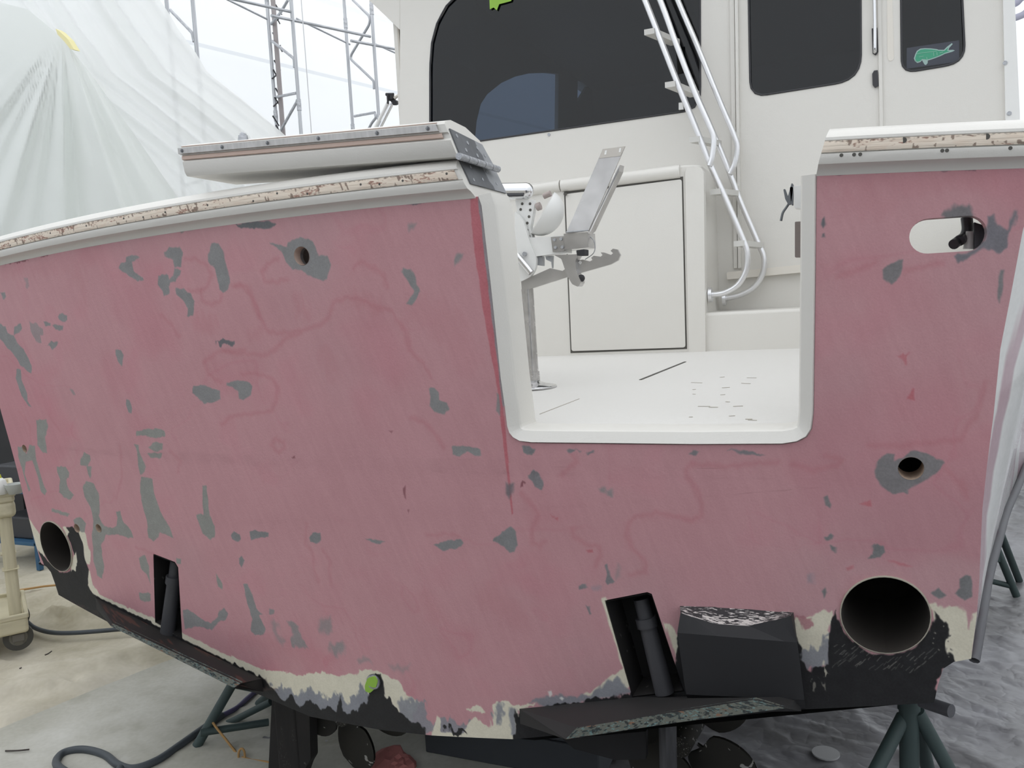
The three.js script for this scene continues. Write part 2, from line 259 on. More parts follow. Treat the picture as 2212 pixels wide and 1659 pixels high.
for (const p of [[[740, 230], [790, 185], [860, 172], [850, 230], [830, 290], [790, 320], [745, 280]], [[1435, 230], [1460, 230], [1455, 330], [1435, 430], [1425, 400]],
  [[690, 1420], [700, 1370], [760, 1328], [805, 1335], [815, 1370], [860, 1350], [905, 1312], [1000, 1325], [1080, 1360], [1110, 1385], [1060, 1450], [980, 1500], [880, 1535], [880, 1560], [800, 1565], [740, 1530], [700, 1480]], [[385, 1590], [410, 1578], [435, 1630], [430, 1650], [400, 1640]]]) dab(cG(p), [126, 125, 126], 0.95);
dab(cG([[880, 1005], [915, 935], [925, 940], [925, 980], [930, 1005]]), RED, 0.9); dab(cG([[820, 750], [880, 740], [905, 720], [880, 790], [850, 775]]), RED, 0.7, 0.012); dab(cG([[590, 1625], [660, 1605], [665, 1645]]), RED, 0.8);
dab(cH([[205, 1310], [225, 1295], [235, 1340], [215, 1365], [203, 1340]]), DARKGREY); dab(cH([[210, 1405], [222, 1400], [225, 1425], [208, 1425]]), DARKGREY);
dab(cH([[930, 1290], [980, 1240], [1050, 1222], [1110, 1225], [1130, 1290], [1110, 1350], [1050, 1330], [960, 1310]]), [118, 116, 118], 0.95, 0.012, 0.006);
dab(cH([[1195, 1300], [1245, 1270], [1250, 1330], [1290, 1360], [1320, 1370], [1345, 1265], [1362, 1262], [1355, 1330], [1320, 1420], [1310, 1490], [1270, 1510], [1230, 1490], [1150, 1500], [1100, 1530], [1020, 1560], [1010, 1520], [1130, 1490], [1190, 1450], [1200, 1380]]), [118, 118, 124], 0.95, 0.01, 0.004);
for (const p of [[[180, 1020], [330, 1025], [340, 1035], [200, 1040]], [[480, 1026], [615, 1022], [615, 1032], [480, 1034]], [[770, 1012], [1130, 1008], [1130, 1018], [900, 1022], [780, 1020]]]) dab(cH(p), [110, 84, 92], 0.8, 0.006);
for (const p of [[[725, 260], [720, 240], [750, 222], [800, 240], [810, 280], [780, 312], [690, 310], [725, 285]], [[415, 180], [460, 160], [480, 175], [470, 190], [430, 195]], [[460, 225], [490, 240], [490, 280], [470, 260]], [[400, 530], [430, 500], [435, 540], [415, 570]], [[1280, 450], [1360, 420], [1370, 480], [1365, 560], [1320, 580], [1260, 545], [1290, 510]], [[1095, 530], [1150, 500], [1180, 530], [1200, 550], [1150, 570]]]) dab(cI(p), [122, 122, 123]);
dab(cI([[310, 420], [350, 410], [345, 470], [320, 470]]), BLUEGREY, 0.5, 0.01, 0.008); dab(cI([[560, 375], [605, 360], [605, 385], [570, 392]]), RED, 0.6, 0.004, 0.004); dab(cI([[820, 328], [910, 342], [985, 366], [900, 358]]), RED, 0.7, 0.004, 0.004);
// --- bottom paint with bared gelcoat along its ragged upper edge
const blk = (p, r = 0.012) => dab(p, BLACK, 1, r, 0.003), crm = (p, r = 0.012) => dab(p, CREAM, 1, r, 0.003), gry = (p, a = 0.9, r = 0.025) => dab(p, [138, 140, 147], a, r, 0.006);
crm(cB([[180, 720], [235, 800], [275, 860], [300, 1000], [255, 960], [200, 840]]), 0.006);
crm(cB([[500, 815], [560, 830], [602, 960], [592, 1040], [556, 1030], [530, 920]]), 0.008);
crm(cB([[560, 1060], [600, 1085], [615, 1180], [660, 1240], [850, 1330], [1030, 1405], [1010, 1450], [600, 1280]]), 0.008);
blk(cB([[425, 800], [480, 788], [520, 832], [548, 905], [562, 1010], [588, 1080], [582, 1180], [622, 1245], [720, 1292], [860, 1360], [1015, 1425], [1015, 1680], [700, 1560], [400, 1330], [330, 1150], [255, 950], [300, 1000], [400, 1100], [470, 1090], [500, 1000], [470, 900]]), 0.006);
crm(cB([[415, 790], [440, 785], [462, 830], [440, 850]]), 0.01); crm(cB([[485, 980], [505, 960], [515, 1030], [500, 1080], [470, 1085]]), 0.012);
crm(full([[325, 1330], [400, 1370], [480, 1410], [570, 1448], [620, 1452], [600, 1480], [480, 1440], [330, 1360]]), 0.006);
blk(full([[325, 1345], [400, 1382], [480, 1422], [566, 1462], [600, 1500], [620, 1580], [300, 1480], [200, 1330]]), 0.005);
crm(cK([[0, 492], [160, 560], [250, 590], [370, 600], [460, 615], [580, 595], [700, 620], [790, 605], [820, 580], [900, 575], [965, 600], [1020, 630], [1070, 660], [1110, 740], [1190, 775], [1160, 900], [900, 930], [400, 900], [200, 700], [0, 560]]));
gry(cK([[250, 690], [330, 700], [420, 735], [480, 705], [560, 730], [620, 770], [690, 740], [740, 800], [780, 745], [850, 690], [900, 740], [930, 860], [700, 930], [400, 880], [280, 760]]), 1, 0.03);
gry(cK([[1090, 770], [1150, 770], [1240, 785], [1250, 880], [1290, 960], [1240, 1000], [1100, 930], [1060, 830]]));
blk(cK([[-40, 520], [60, 560], [190, 630], [260, 700], [340, 780], [380, 730], [430, 820], [500, 770], [560, 840], [620, 820], [670, 850], [695, 745], [720, 850], [760, 870], [800, 830], [870, 770], [880, 680], [905, 610], [950, 605], [985, 745], [1080, 850], [1150, 920], [1235, 950], [1240, 1060], [300, 1060], [-40, 800]]), 0.014);
gry(cK([[1340, 900], [1400, 870], [1440, 920], [1500, 900], [1620, 940], [1600, 1040], [1290, 1030], [1280, 940]]), 0.9);
crm(cK([[1275, 950], [1312, 870], [1342, 930], [1335, 980], [1470, 985], [1500, 920], [1560, 890], [1600, 930], [1650, 950], [1662, 800], [1730, 775], [1830, 800], [1945, 788], [1820, 850], [1830, 1060], [1290, 1030]]), 0.014);
crm(cK([[1500, 820], [1590, 820], [1600, 860], [1540, 860]]), 0.02);
blk(cK([[1365, 955], [1450, 940], [1500, 990], [1380, 990]]), 0.03); gry(cK([[1680, 800], [1720, 790], [1740, 880], [1710, 940], [1680, 880]]), 0.9); gry(cK([[1770, 830], [1815, 830], [1825, 1000], [1790, 1000]]), 0.9, 0.012);
crm(cJ([[360, 1150], [500, 1050], [640, 945], [700, 1080], [620, 1130], [500, 1160]]), 0.008); gry(cJ([[-20, 1200], [90, 1150], [400, 1150], [540, 1040], [620, 1030], [660, 1090], [720, 1120], [500, 1180], [140, 1230]]), 0.95, 0.014);
crm(cJ([[930, 630], [1010, 690], [1060, 900], [1060, 1000], [980, 800]]), 0.01); crm(cJ([[490, 470], [520, 455], [620, 730], [720, 1110], [690, 1090], [570, 760]]), 0.006);
crm(cI([[190, 640], [225, 690], [270, 712], [340, 700], [355, 675], [400, 650], [485, 640], [490, 720], [450, 780], [450, 1000], [180, 1000]]), 0.014);
dab(cI([[215, 690], [300, 700], [345, 690], [340, 730], [290, 770], [235, 720]]), [176, 120, 128], 0.8, 0.02);
crm(cI([[1090, 580], [1180, 635], [1290, 620], [1330, 700], [1352, 770], [1372, 680], [1415, 660], [1380, 980], [1200, 1000], [1130, 700]]), 0.012);
gry(cI([[230, 930], [370, 890], [460, 820], [470, 960], [420, 1040], [240, 1040]]), 0.9, 0.03);
blk(cI([[455, 700], [500, 650], [560, 800], [700, 960], [850, 975], [980, 930], [1100, 800], [1125, 660], [1190, 740], [1205, 900], [1240, 985], [1160, 1030], [1110, 1530], [-300, 1530], [-1575, 1530], [-1560, 1290], [-1200, 1246], [-860, 1192], [-780, 1180], [-600, 1150], [-540, 1050], [-520, 820], [-460, 720], [220, 720], [262, 960], [330, 1040], [440, 990], [455, 860]]), 0.016);
blk(cI([[520, 760], [600, 860], [720, 930], [850, 935], [1000, 890], [1090, 760], [1110, 860], [1000, 980], [850, 1010], [650, 980], [520, 880]]), 0.004);
dab(cI([[395, 1010], [430, 1000], [440, 1050], [405, 1060]]), CREAM, 0.8, 0.03); dab(cI([[360, 1080], [400, 1060], [400, 1160], [380, 1150]]), CREAM, 0.5, 0.04);
for (let i = 0; i < 60; i++) {                                 // scratches through the bottom paint under the exhaust
  const x = 460 + rnd() * 640, y = 880 + rnd() * 130 + Math.abs(x - 500) * 0.08, l = 14 + rnd() * 40; if (y < 900 && x > 620) continue;
  dab(cI([[x, y], [x + l, y - l * 0.9 + 1], [x + l + 3, y - l * 0.9 + 4], [x + 3, y + 4]]), [150, 146, 138], 0.35 + rnd() * 0.4, 0.004, 0.001);
}
for (let i = 0; i < 26; i++) { const x = 1090 + rnd() * 140, y = 720 + rnd() * 260; dab(cI([[x, y], [x + 8, y + 3], [x + 5, y + 9], [x - 2, y + 5]]), rnd() < 0.6 ? BLACK : CREAM, 0.8, 0.008, 0.002); }
dab(cJ([[190, 1165], [205, 1155], [220, 1168], [208, 1184]]), [226, 224, 220], 1, 0.002); dab(cJ([[110, 1120], [130, 1110], [140, 1140], [125, 1160]]), [226, 224, 220], 0.9, 0.004);
for (let i = 0; i < 40; i++) { const a = rnd() * 0.9 + 0.05, x = 120 + 470 * a, y = 1278 + 190 * a + rnd() * 30; dab(full([[x, y], [x + 12 + rnd() * 26, y + 8 + rnd() * 12], [x + 8, y + 12]]), rnd() < 0.5 ? [92, 66, 60] : [70, 60, 58], 0.5, 0.02, 0.006); }

function transomTexture() {
  const W = TW, H = TH, col = new Float32Array(W * H * 3), sx = (TX1 - TX0) / W, sy = (TY1 - TY0) / H;
  const lines = new Float32Array(W * H);
  for (let j = 0; j < H; j++) for (let i = 0; i < W; i++) {
    const x = TX0 + (i + 0.5) * sx, y = TY0 + (j + 0.5) * sy;
    const big = fbm(x * 2.2 + 3, y * 2.2 - 8, 4), mid = fbm(x * 7 - 20, y * 7 + 4, 3), fine = vnoise(x * 420, y * 420), sand = vnoise(x * 90 + y * 30, y * 11);
    const w = fbm(x * 1.7 + 40 + 0.5 * mid, y * 1.9 + 11, 3), w2 = fbm(x * 2.6 - 33, y * 2.4 + 61 + 0.4 * mid, 3);
    let k = 0.4 * Math.max(1 - Math.abs(w - 0.5) / 0.012, 0) * sm(0.42, 0.62, big) + 0.3 * Math.max(1 - Math.abs(w2 - 0.44) / 0.008, 0) * sm(0.5, 0.68, mid);
    k = Math.min(1, k) * 0.3 + sm(0.56, 0.72, big) * 0.2 + sm(0.6, 0.8, mid) * 0.1;    // thin filler lets the redder first coat through
    const g = sm(0.58, 0.76, fbm(x * 1.3 + 70, y * 1.1 - 30, 3)) * 0.22;                 // greyer, more sanded areas
    const o = (j * W + i) * 3, v = (fine - 0.5) * 5 + (sand - 0.5) * 4 + (mid - 0.5) * 8;
    col[o] = 197 + v - k * 8 - g * 22; col[o + 1] = 148 + v - k * 42 + g * 8; col[o + 2] = 153 + v - k * 32 + g * 4;
  }
  let n = 0;
  for (const [poly, c, alpha, rag, soft, open] of paint) {
    const q = poly.map(([px, py]) => onTransom(px, py)), m = rag + soft + 0.004 + (open || 0), off = (n++) * 7.31;
    let x0 = 1e9, x1 = -1e9, y0 = 1e9, y1 = -1e9; for (const [x, y] of q) { x0 = Math.min(x0, x); x1 = Math.max(x1, x); y0 = Math.min(y0, y); y1 = Math.max(y1, y); }
    const i0 = Math.max(0, Math.floor((x0 - m - TX0) / sx)), i1 = Math.min(W - 1, Math.ceil((x1 + m - TX0) / sx)), j0 = Math.max(0, Math.floor((y0 - m - TY0) / sy)), j1 = Math.min(H - 1, Math.ceil((y1 + m - TY0) / sy));
    for (let j = j0; j <= j1; j++) for (let i = i0; i <= i1; i++) {
      const X = TX0 + (i + 0.5) * sx, Y = TY0 + (j + 0.5) * sy;
      const x = X + (fbm(X * 60 + off, Y * 26, 3) - 0.5) * 2 * rag, y = Y + (fbm(X * 60, Y * 26 + off, 3) - 0.5) * 2 * rag;
      let d = 1e9, inside = false;
      for (let a = open ? 1 : 0, b = open ? 0 : q.length - 1; a < q.length; b = a++) {
        const [ax, ay] = q[a], [bx, by] = q[b], ex = bx - ax, ey = by - ay, t = Math.max(0, Math.min(1, ((x - ax) * ex + (y - ay) * ey) / (ex * ex + ey * ey + 1e-12)));
        const dx = x - ax - ex * t, dy = y - ay - ey * t; d = Math.min(d, dx * dx + dy * dy);
        if ((ay > y) !== (by > y) && x < (bx - ax) * (y - ay) / (by - ay) + ax) inside = !inside;
      }
      d = open ? Math.sqrt(d) - open : Math.sqrt(d) * (inside ? -1 : 1);
      const a = alpha * (1 - sm(-soft, soft, d)); if (a <= 0) continue;
      const o = (j * W + i) * 3, v = (vnoise(X * 300, Y * 300) - 0.5) * 10 + (vnoise(X * 40 + 5, Y * 40) - 0.5) * 8;
      for (let k = 0; k < 3; k++) col[o + k] += (c[k] + v - col[o + k]) * a;
    }
  }
  const d = new Uint8Array(W * H * 4);
  for (let i = 0; i < W * H; i++) { for (let k = 0; k < 3; k++) d[i * 4 + k] = Math.max(0, Math.min(255, col[i * 3 + k])); d[i * 4 + 3] = 255; }
  const t = new THREE.DataTexture(d, W, H); t.magFilter = t.minFilter = THREE.LinearFilter; t.colorSpace = THREE.SRGBColorSpace; t.needsUpdate = true; return t;
}
const noiseTex = (w, h, fn) => dataTexture(w, h, (u, v) => { const k = fn(u, v) * 255; return [k, k, k]; }, false);
// tiling noise for bumps and gloss
const tile = (u, v, s, n = 3) => { let a = 0, w = 0.5, t = 0; for (let i = 0; i < n; i++) { const x = u * s, y = v * s, xi = Math.floor(x), yi = Math.floor(y), fx = x - xi, fy = y - yi, p = fx * fx * (3 - 2 * fx), q = fy * fy * (3 - 2 * fy), H = (a_, b_) => hash(((a_ % s) + s) % s + i * 101, ((b_ % s) + s) % s + i * 57); a += w * (H(xi, yi) * (1 - p) * (1 - q) + H(xi + 1, yi) * p * (1 - q) + H(xi, yi + 1) * (1 - p) * q + H(xi + 1, yi + 1) * p * q); t += w; s *= 2; w *= 0.5; } return a / t; };
const grain = noiseTex(256, 256, (u, v) => tile(u, v, 32, 3));
const lumps = noiseTex(256, 256, (u, v) => tile(u, v, 4, 4));
const rep = (t, x, y) => { const c = t.clone(); c.repeat.set(x, y); c.needsUpdate = true; return c; };

const M = {
  gel: mat(new THREE.Color().setRGB(0.735, 0.715, 0.67), 0.38, 0, { bumpMap: rep(grain, 8, 8), bumpScale: 0.0002 }),
  gelOld: mat(new THREE.Color().setRGB(0.78, 0.74, 0.67), 0.45),
  deck: mat(new THREE.Color().setRGB(0.73, 0.715, 0.685), 0.62, 0, { bumpMap: rep(grain, 4, 4), bumpScale: 0.0008 }),
  white: mat(new THREE.Color().setRGB(0.82, 0.82, 0.80), 0.35),
  black: mat(new THREE.Color().setRGB(0.014, 0.014, 0.015), 0.75),
  blackPaint: mat(0xffffff, 0.8, 0, { map: dataTexture(256, 256, (u, v) => { const n = tile(u, v, 6, 4), f = tile(u, v, 64, 2), w = f > 0.77 && n > 0.55 ? 50 : 0; return [24 + n * 16 + w, 23 + n * 13 + w, 23 + n * 12 + w]; }) }),
  barnacle: mat(0xffffff, 0.8, 0, { map: dataTexture(512, 512, (u, v) => { const n = tile(u, v, 6, 4), f = tile(u, v, 26, 2), w = f > 0.79 ? 120 : 0; return [28 + n * 18 + w, 27 + n * 16 + w, 24 + n * 12 + w]; }) }),
  chrome: mat(new THREE.Color().setRGB(0.78, 0.78, 0.79), 0.12, 1),
  steel: mat(0xffffff, 0.36, 0.6, { map: dataTexture(128, 128, (u, v) => { const k = 172 + tile(u, v, 16, 3) * 34; return [k, k - 2, k - 4]; }), roughnessMap: rep(lumps, 2, 2) }),
  alu: mat(new THREE.Color().setRGB(0.80, 0.80, 0.81), 0.3, 0.85),
  galv: mat(0xffffff, 0.5, 0.7, { map: dataTexture(128, 128, (u, v) => { const k = 150 + tile(u, v, 12, 3) * 60; return [k, k + 2, k + 6]; }) }),
  greyPlate: mat(0xffffff, 0.6, 0.45, { map: dataTexture(256, 256, (u, v) => { const n = tile(u, v, 5, 4), w = n > 0.57 ? 46 : 0, f = tile(u, v, 40, 2) * 16; return [104 + w + f, 106 + w + f, 109 + w + f]; }) }),
  rubber: mat(new THREE.Color().setRGB(0.03, 0.03, 0.033), 0.7),
  hose: mat(new THREE.Color().setRGB(0.055, 0.065, 0.075), 0.55),
  green: mat(new THREE.Color().setRGB(0.045, 0.07, 0.068), 0.6),
  salmon: mat(new THREE.Color().setRGB(0.62, 0.47, 0.40), 0.7),
  glass: new THREE.MeshPhysicalMaterial({ color: new THREE.Color().setRGB(0.034, 0.05, 0.078), roughness: 0.03, metalness: 0, transmission: 1, thickness: 0, ior: 1.5 }),
  cabin: mat(new THREE.Color().setRGB(0.62, 0.58, 0.52), 0.8),
  seal: mat(new THREE.Color().setRGB(0.045, 0.045, 0.05), 0.6),
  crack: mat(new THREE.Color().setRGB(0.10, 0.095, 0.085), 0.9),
  greenTape: mat(new THREE.Color().setRGB(0.28, 0.50, 0.06), 0.6),
  cord: mat(new THREE.Color().setRGB(0.42, 0.25, 0.10), 0.9),
  cart: mat(0xffffff, 0.6, 0, { map: dataTexture(128, 128, (u, v) => { const n = tile(u, v, 4, 4) * 30; return [190 + n, 182 + n, 154 + n]; }) }),
  // old sealant and wood left where the rub rail was taken off
  residue: mat(0xffffff, 0.85, 0, { map: dataTexture(1024, 64, (u, v) => {
    const x = u * 60, n = fbm(x * 1.1, v * 3, 3), f = fbm(x * 6, v * 9, 3), s = fbm(x * 0.7 + 30, v * 2 + 4, 3);
    let c = [232, 219, 203]; const mix = (k, d) => { c = c.map((a, i) => a + (d[i] - a) * k); };
    mix(0.5 * sm(0.45, 0.7, n), [224, 206, 188]); mix(0.6 * sm(0.64, 0.7, f) * sm(0.52, 0.6, s), [124, 86, 72]); mix(0.6 * sm(0.66, 0.7, s) * sm(0.4, 0.5, f), [150, 108, 94]); mix(0.6 * sm(0.8, 0.97, v) * sm(0.5, 0.62, f), [110, 98, 88]); mix(0.6 * sm(0.71, 0.74, fbm(x * 4 + 9, v * 1.2, 2)), [96, 76, 66]);
    return c;
  }), bumpMap: rep(lumps, 6, 1), bumpScale: 0.002 }),
  tabLip: mat(0xffffff, 0.8, 0, { map: dataTexture(1024, 128, (u, v) => {
    const n = fbm(u * 30, v * 3, 4), b = fbm(u * 70 + 7, v * 6, 4), r = fbm(u * 14 + 50, v * 2, 3);
    let c = [88, 90, 82]; const mix = (k, d) => { c = c.map((a, i) => a + (d[i] - a) * k); };
    mix(sm(0.48, 0.56, b) * sm(0.42, 0.55, n), [40, 52, 53]); mix(0.6 * sm(0.7, 0.74, r), [128, 80, 56]); mix(0.6 * sm(0.7, 0.74, fbm(u * 90, v * 12 + 40, 2)), [96, 140, 146]); mix(sm(0.62, 0.66, b), [34, 38, 38]);
    return c;
  }) }),
  scraped: mat(0xffffff, 0.8, 0, { map: dataTexture(512, 128, (u, v) => { const f = fbm(u * 22, v * 26, 4), c = Math.sin(Math.PI * u) ** 0.7, s = sm(0.52, 0.58, f + 0.2 * c * sm(0.75, 0.2, v) - 0.08); return [52 + s * 150, 50 + s * 146, 52 + s * 140]; }) }),
};
M.hullSide = mat(0xffffff, 0.22, 0, { clearcoat: 0.4, map: dataTexture(512, 512, (u, v) => {
  const s = fbm(u * 14 + fbm(u * 4, v * 1.2, 2) * 2, v * 1.1, 3), k = sm(0.52, 0.56, s); const f = (vnoise(u * 300, v * 300) - 0.5) * 6;
  return [226 - k * 40 + f, 226 - k * 68 + f, 224 - k * 58 + f];
}) });

// ------------------------------------------------------------------ the tent: shrink-wrap sheeting on all sides, slab floor
const film = (t, color = [0.9, 0.92, 0.93], rough = 1) => new THREE.MeshPhysicalMaterial({ color: new THREE.Color().setRGB(...color), roughness: rough, transmission: t, thickness: 0, side: THREE.DoubleSide, specularIntensity: 0.4 });
const wallFilm = film(0.56, [0.87, 0.89, 0.9]), roofFilm = film(0.72, [0.95, 0.96, 0.97]), backFilm = film(0.55, [0.86, 0.88, 0.9]);
const RUN = [0.29, 0.957], NRM = [-0.957, 0.29];               // direction of the port tent wall (x, forward) and its outward normal
const frameB = onUpright(588, 150, -8.2, 10.5, ...RUN);
const wallAt = (s) => [frameB.x + NRM[0] * 1.1 + RUN[0] * s, -frameB.z + NRM[1] * 1.1 + RUN[1] * s];
function sheetWall(a, b, h, billow, sd) {                      // a, b = [x, forward]
  const rows = [], nu = 40, nv = 16;
  for (let j = 0; j <= nv; j++) { const row = []; for (let i = 0; i <= nu; i++) { const t = i / nu, y = -0.03 + (h + 0.03) * j / nv, k = billow * (fbm(t * 9 + sd, j * 0.4, 2) - 0.5) * Math.sin(Math.PI * j / nv); const nx = b[1] - a[1], nd = -(b[0] - a[0]), l = Math.hypot(nx, nd); row.push(V3(a[0] + (b[0] - a[0]) * t + nx / l * k, y, -(a[1] + (b[1] - a[1]) * t + nd / l * k))); } rows.push(row); }
  return loft(rows);
}
const H = 7.6, wl0 = wallAt((-5 - wallAt(0)[1]) / RUN[1]), wl1 = wallAt((20 - wallAt(0)[1]) / RUN[1]), XR = 6;
structure('wall_left', sheetWall(wl0, wl1, H, 0.25, 1), wallFilm, 'white translucent plastic sheeting wall');
structure('wall_front', sheetWall(wl1, [XR, 20], H, 0.25, 5), wallFilm, 'white translucent plastic sheeting wall');
structure('wall_right', sheetWall([XR, 20], [XR, -5], H, 0.25, 9), wallFilm, 'white translucent plastic sheeting wall');
structure('wall_back', sheetWall([XR, -5], wl0, H, 0.25, 13), backFilm, 'white plastic sheeting wall');
structure('added_dark_panel_back', new THREE.BoxGeometry(XR - wl0[0] + 0.6, 2.6, 0.12).translate((XR + wl0[0]) / 2, 1.3, 4.75), mat(new THREE.Color().setRGB(0.16, 0.16, 0.17), 0.8), 'added dark panel out of view that dims the lower light');  // unseen dark panel, added so less light reaches the lower transom
{
  const rows = []; for (let j = 0; j <= 20; j++) { const D = -5 + 25 * j / 20, xl = wl0[0] + (wl1[0] - wl0[0]) * j / 20, row = []; for (let i = 0; i <= 16; i++) { const t = i / 16; row.push(V3(xl + (XR - xl) * t, H + 1.8 * Math.sin(Math.PI * t) + 0.06 * (fbm(i, j, 2) - 0.5) * Math.sin(Math.PI * t), -D)); } rows.push(row); }
  structure('ceiling', loft(rows), roofFilm, 'white translucent plastic sheeting roof');
  for (const [k, s] of [[0, 0], [1, 1]]) {                     // gables above the end walls
    const D = k ? 20 : -5, xl = k ? wl1[0] : wl0[0], a = [], b = []; for (let i = 0; i <= 16; i++) { const t = i / 16, x = xl + (XR - xl) * t; a.push(V3(x, H, -D)); b.push(V3(x, H + 1.8 * Math.sin(Math.PI * t) + 0.001, -D)); }
    structure(k ? 'trim_1' : 'trim_2', loft([a, b]), wallFilm, 'plastic sheeting gable');
  }
}
// overlaps where the sheets of the port wall are taped together
{
  const seam = film(0.7, [0.86, 0.88, 0.9], 0.9); let n = 3;
  const strip = (p, q, w) => { const A = onUpright(p[0], p[1], wallAt(0)[0] + 0.22, wallAt(0)[1], ...RUN), B = onUpright(q[0], q[1], wallAt(0)[0] + 0.22, wallAt(0)[1], ...RUN); const d = B.clone().sub(A).normalize(), up = Math.abs(d.y) > 0.7 ? V3(RUN[0], 0, -RUN[1]) : V3(0, 1, 0); A.addScaledVector(d, -6); B.addScaledVector(d, 6); if (A.y < 0) A.y = 0; if (B.y < 0) B.y = 0; structure('trim_' + n++, loft([[A.clone().addScaledVector(up, -w), B.clone().addScaledVector(up, -w)], [A.clone().addScaledVector(up, w), B.clone().addScaledVector(up, w)]]), seam, 'taped overlap of wall sheeting'); };
  strip([431, 97], [855, 200], 0.03);
}
structure('floor', new THREE.BoxGeometry(30, 0.2, 27).translate(-4, -0.16, -7.5), mat(new THREE.Color().setRGB(0.14, 0.135, 0.13), 0.9), 'concrete slab under the sheeting');

// ------------------------------------------------------------------ sheets on the ground
function groundSheet(o, u, v, nu, nv, hfn) {                   // o, u, v = points / vectors in x, z
  const rows = []; for (let j = 0; j <= nv; j++) { const row = []; for (let i = 0; i <= nu; i++) { const x = o[0] + u[0] * i / nu + v[0] * j / nv, z = o[1] + u[1] * i / nu + v[1] * j / nv; row.push(V3(x, hfn(x, z, i / nu, j / nv), z)); } rows.push(row); } return loft(rows);
}
const ridge = (n, w) => Math.max(0, 1 - Math.abs(n - 0.5) / w);
{
  const dirt = (base, spread, s) => dataTexture(512, 512, (u, v) => { const n = tile(u, v, 5, 5), m = tile(u, v, 11, 4), f = (tile(u, v, 128, 1) - 0.5) * 8; const k = (n - 0.5) * spread - 10 * sm(0.5, 0.8, m) + f; return [base[0] + k, base[1] + k * 1.02, base[2] + k * 1.15]; });
  const crinkle = noiseTex(512, 512, (u, v) => { let a = 0; for (const [s, w] of [[7, 0.5], [13, 0.3], [29, 0.2]]) a += w * (1 - Math.abs(2 * tile(u, v, s, 3) - 1)) ** 4; return a; });
  const canvas = mat(0xffffff, 0.9, 0, { map: rep(dirt([188, 181, 163], 60, 1), 0.5, 0.5) });
  const pale = mat(0xffffff, 0.8, 0, { map: rep(dirt([186, 184, 174], 44, 2), 0.6, 0.6) });
  const clear = mat(0xffffff, 0.42, 0, { map: rep(dirt([136, 135, 138], 56, 3), 0.45, 0.45), clearcoat: 0.3, clearcoatRoughness: 0.3, bumpMap: rep(crinkle, 0.55, 0.55), bumpScale: 0.008 });
  const fold = (x, z) => { const a = x * 0.94 - z * 0.34, b = x * 0.34 + z * 0.94; return 0.03 * ridge(fbm(a * 0.28 + 3, b * 1.15, 3), 0.035) + 0.016 * ridge(fbm(a * 0.5 + 30, b * 2 + 8, 3), 0.05) + 0.012 * fbm(x * 2.2, z * 2.2, 3); };
  const a = onGround(0, 1589), b = onGround(380, 1433), d = b.clone().sub(a).setY(0).normalize(), n = V3(-d.z, 0, d.x); if (n.z < 0) n.negate();
  // the long folds that show in the beige cloth
  const lines = [[[0, 1497], [40, 1486], [110, 1479]], [[60, 1474], [130, 1459], [200, 1444], [270, 1421], [345, 1395]], [[180, 1474], [215, 1479], [262, 1483]], [[20, 1560], [60, 1552], [110, 1556]], [[60, 1300], [110, 1290], [150, 1296]], [[110, 1330], [150, 1310], [175, 1330]]].map((l) => l.map(([a, b]) => onGround(a, b, 0.02)));
  const folds = (x, z) => { let h = 0; for (const l of lines) for (let i = 1; i < l.length; i++) { const a = l[i - 1], b = l[i], ex = b.x - a.x, ez = b.z - a.z, t = Math.max(0, Math.min(1, ((x - a.x) * ex + (z - a.z) * ez) / (ex * ex + ez * ez))), dx = x - a.x - ex * t, dz = z - a.z - ez * t, d = Math.hypot(dx, dz), s = dz > 0 ? 0.06 : 0.2; h = Math.max(h, 0.055 * Math.exp(-((d / s) ** 2))); } return h; };
  single('drop_cloth', 'beige dusty drop cloth with long folds under the plastic cart', 'drop cloth', groundSheet([-8.6, -9.5], [5.95, 0], [0, 8.2], 225, 290, (x, z) => { const t = (x - a.x) * n.x + (z - a.z) * n.z, k = 1 - sm(-0.2, 0.0, t); return -0.012 + (fold(x, z) + folds(x, z)) * k; }), canvas);
  const o = a.clone().addScaledVector(d, -2.2);
  single('drop_cloth', 'pale grey plastic sheet lapped over the beige cloth under the black hose', 'drop cloth', groundSheet([o.x, o.z], [d.x * 5.6, d.z * 5.6], [n.x * 2.6, n.z * 2.6], 190, 110, (x, z, u, v) => 0.024 + 0.35 * fold(x + 5, z) + 0.014 * fbm(x * 3 + 2, z * 3, 3) + 0.012 * (1 - sm(0, 0.02, v)) * fbm(u * 30, 1, 2)), pale);
  const crease = (x, z) => { const a = x * 0.97 + z * 0.22, b = -x * 0.22 + z * 0.97; const l = (t, p) => { const f = Math.abs(t / p - Math.round(t / p)) * p; return Math.max(0, 1 - f / 0.035); }; return 0.008 * l(a + 0.05 * fbm(b, 3, 2), 0.62) + 0.008 * l(b + 0.05 * fbm(a, 8, 2), 0.5) + 0.012 * fbm(x * 3.1, z * 3.1, 4) + 0.012 * ridge(fbm(x * 1.6 + 9, z * 3.4, 3), 0.06) + 0.01 * ridge(fbm(x * 3.6 - 4, z * 6.4, 3), 0.07); };
  single('plastic_sheet', 'crumpled clear grey plastic floor sheet with fold creases beneath the starboard side', 'plastic sheet', groundSheet([-2.6, -14], [8, 0], [0, 12.2], 260, 380, (x, z) => 0.006 + crease(x, z)), clear);
}
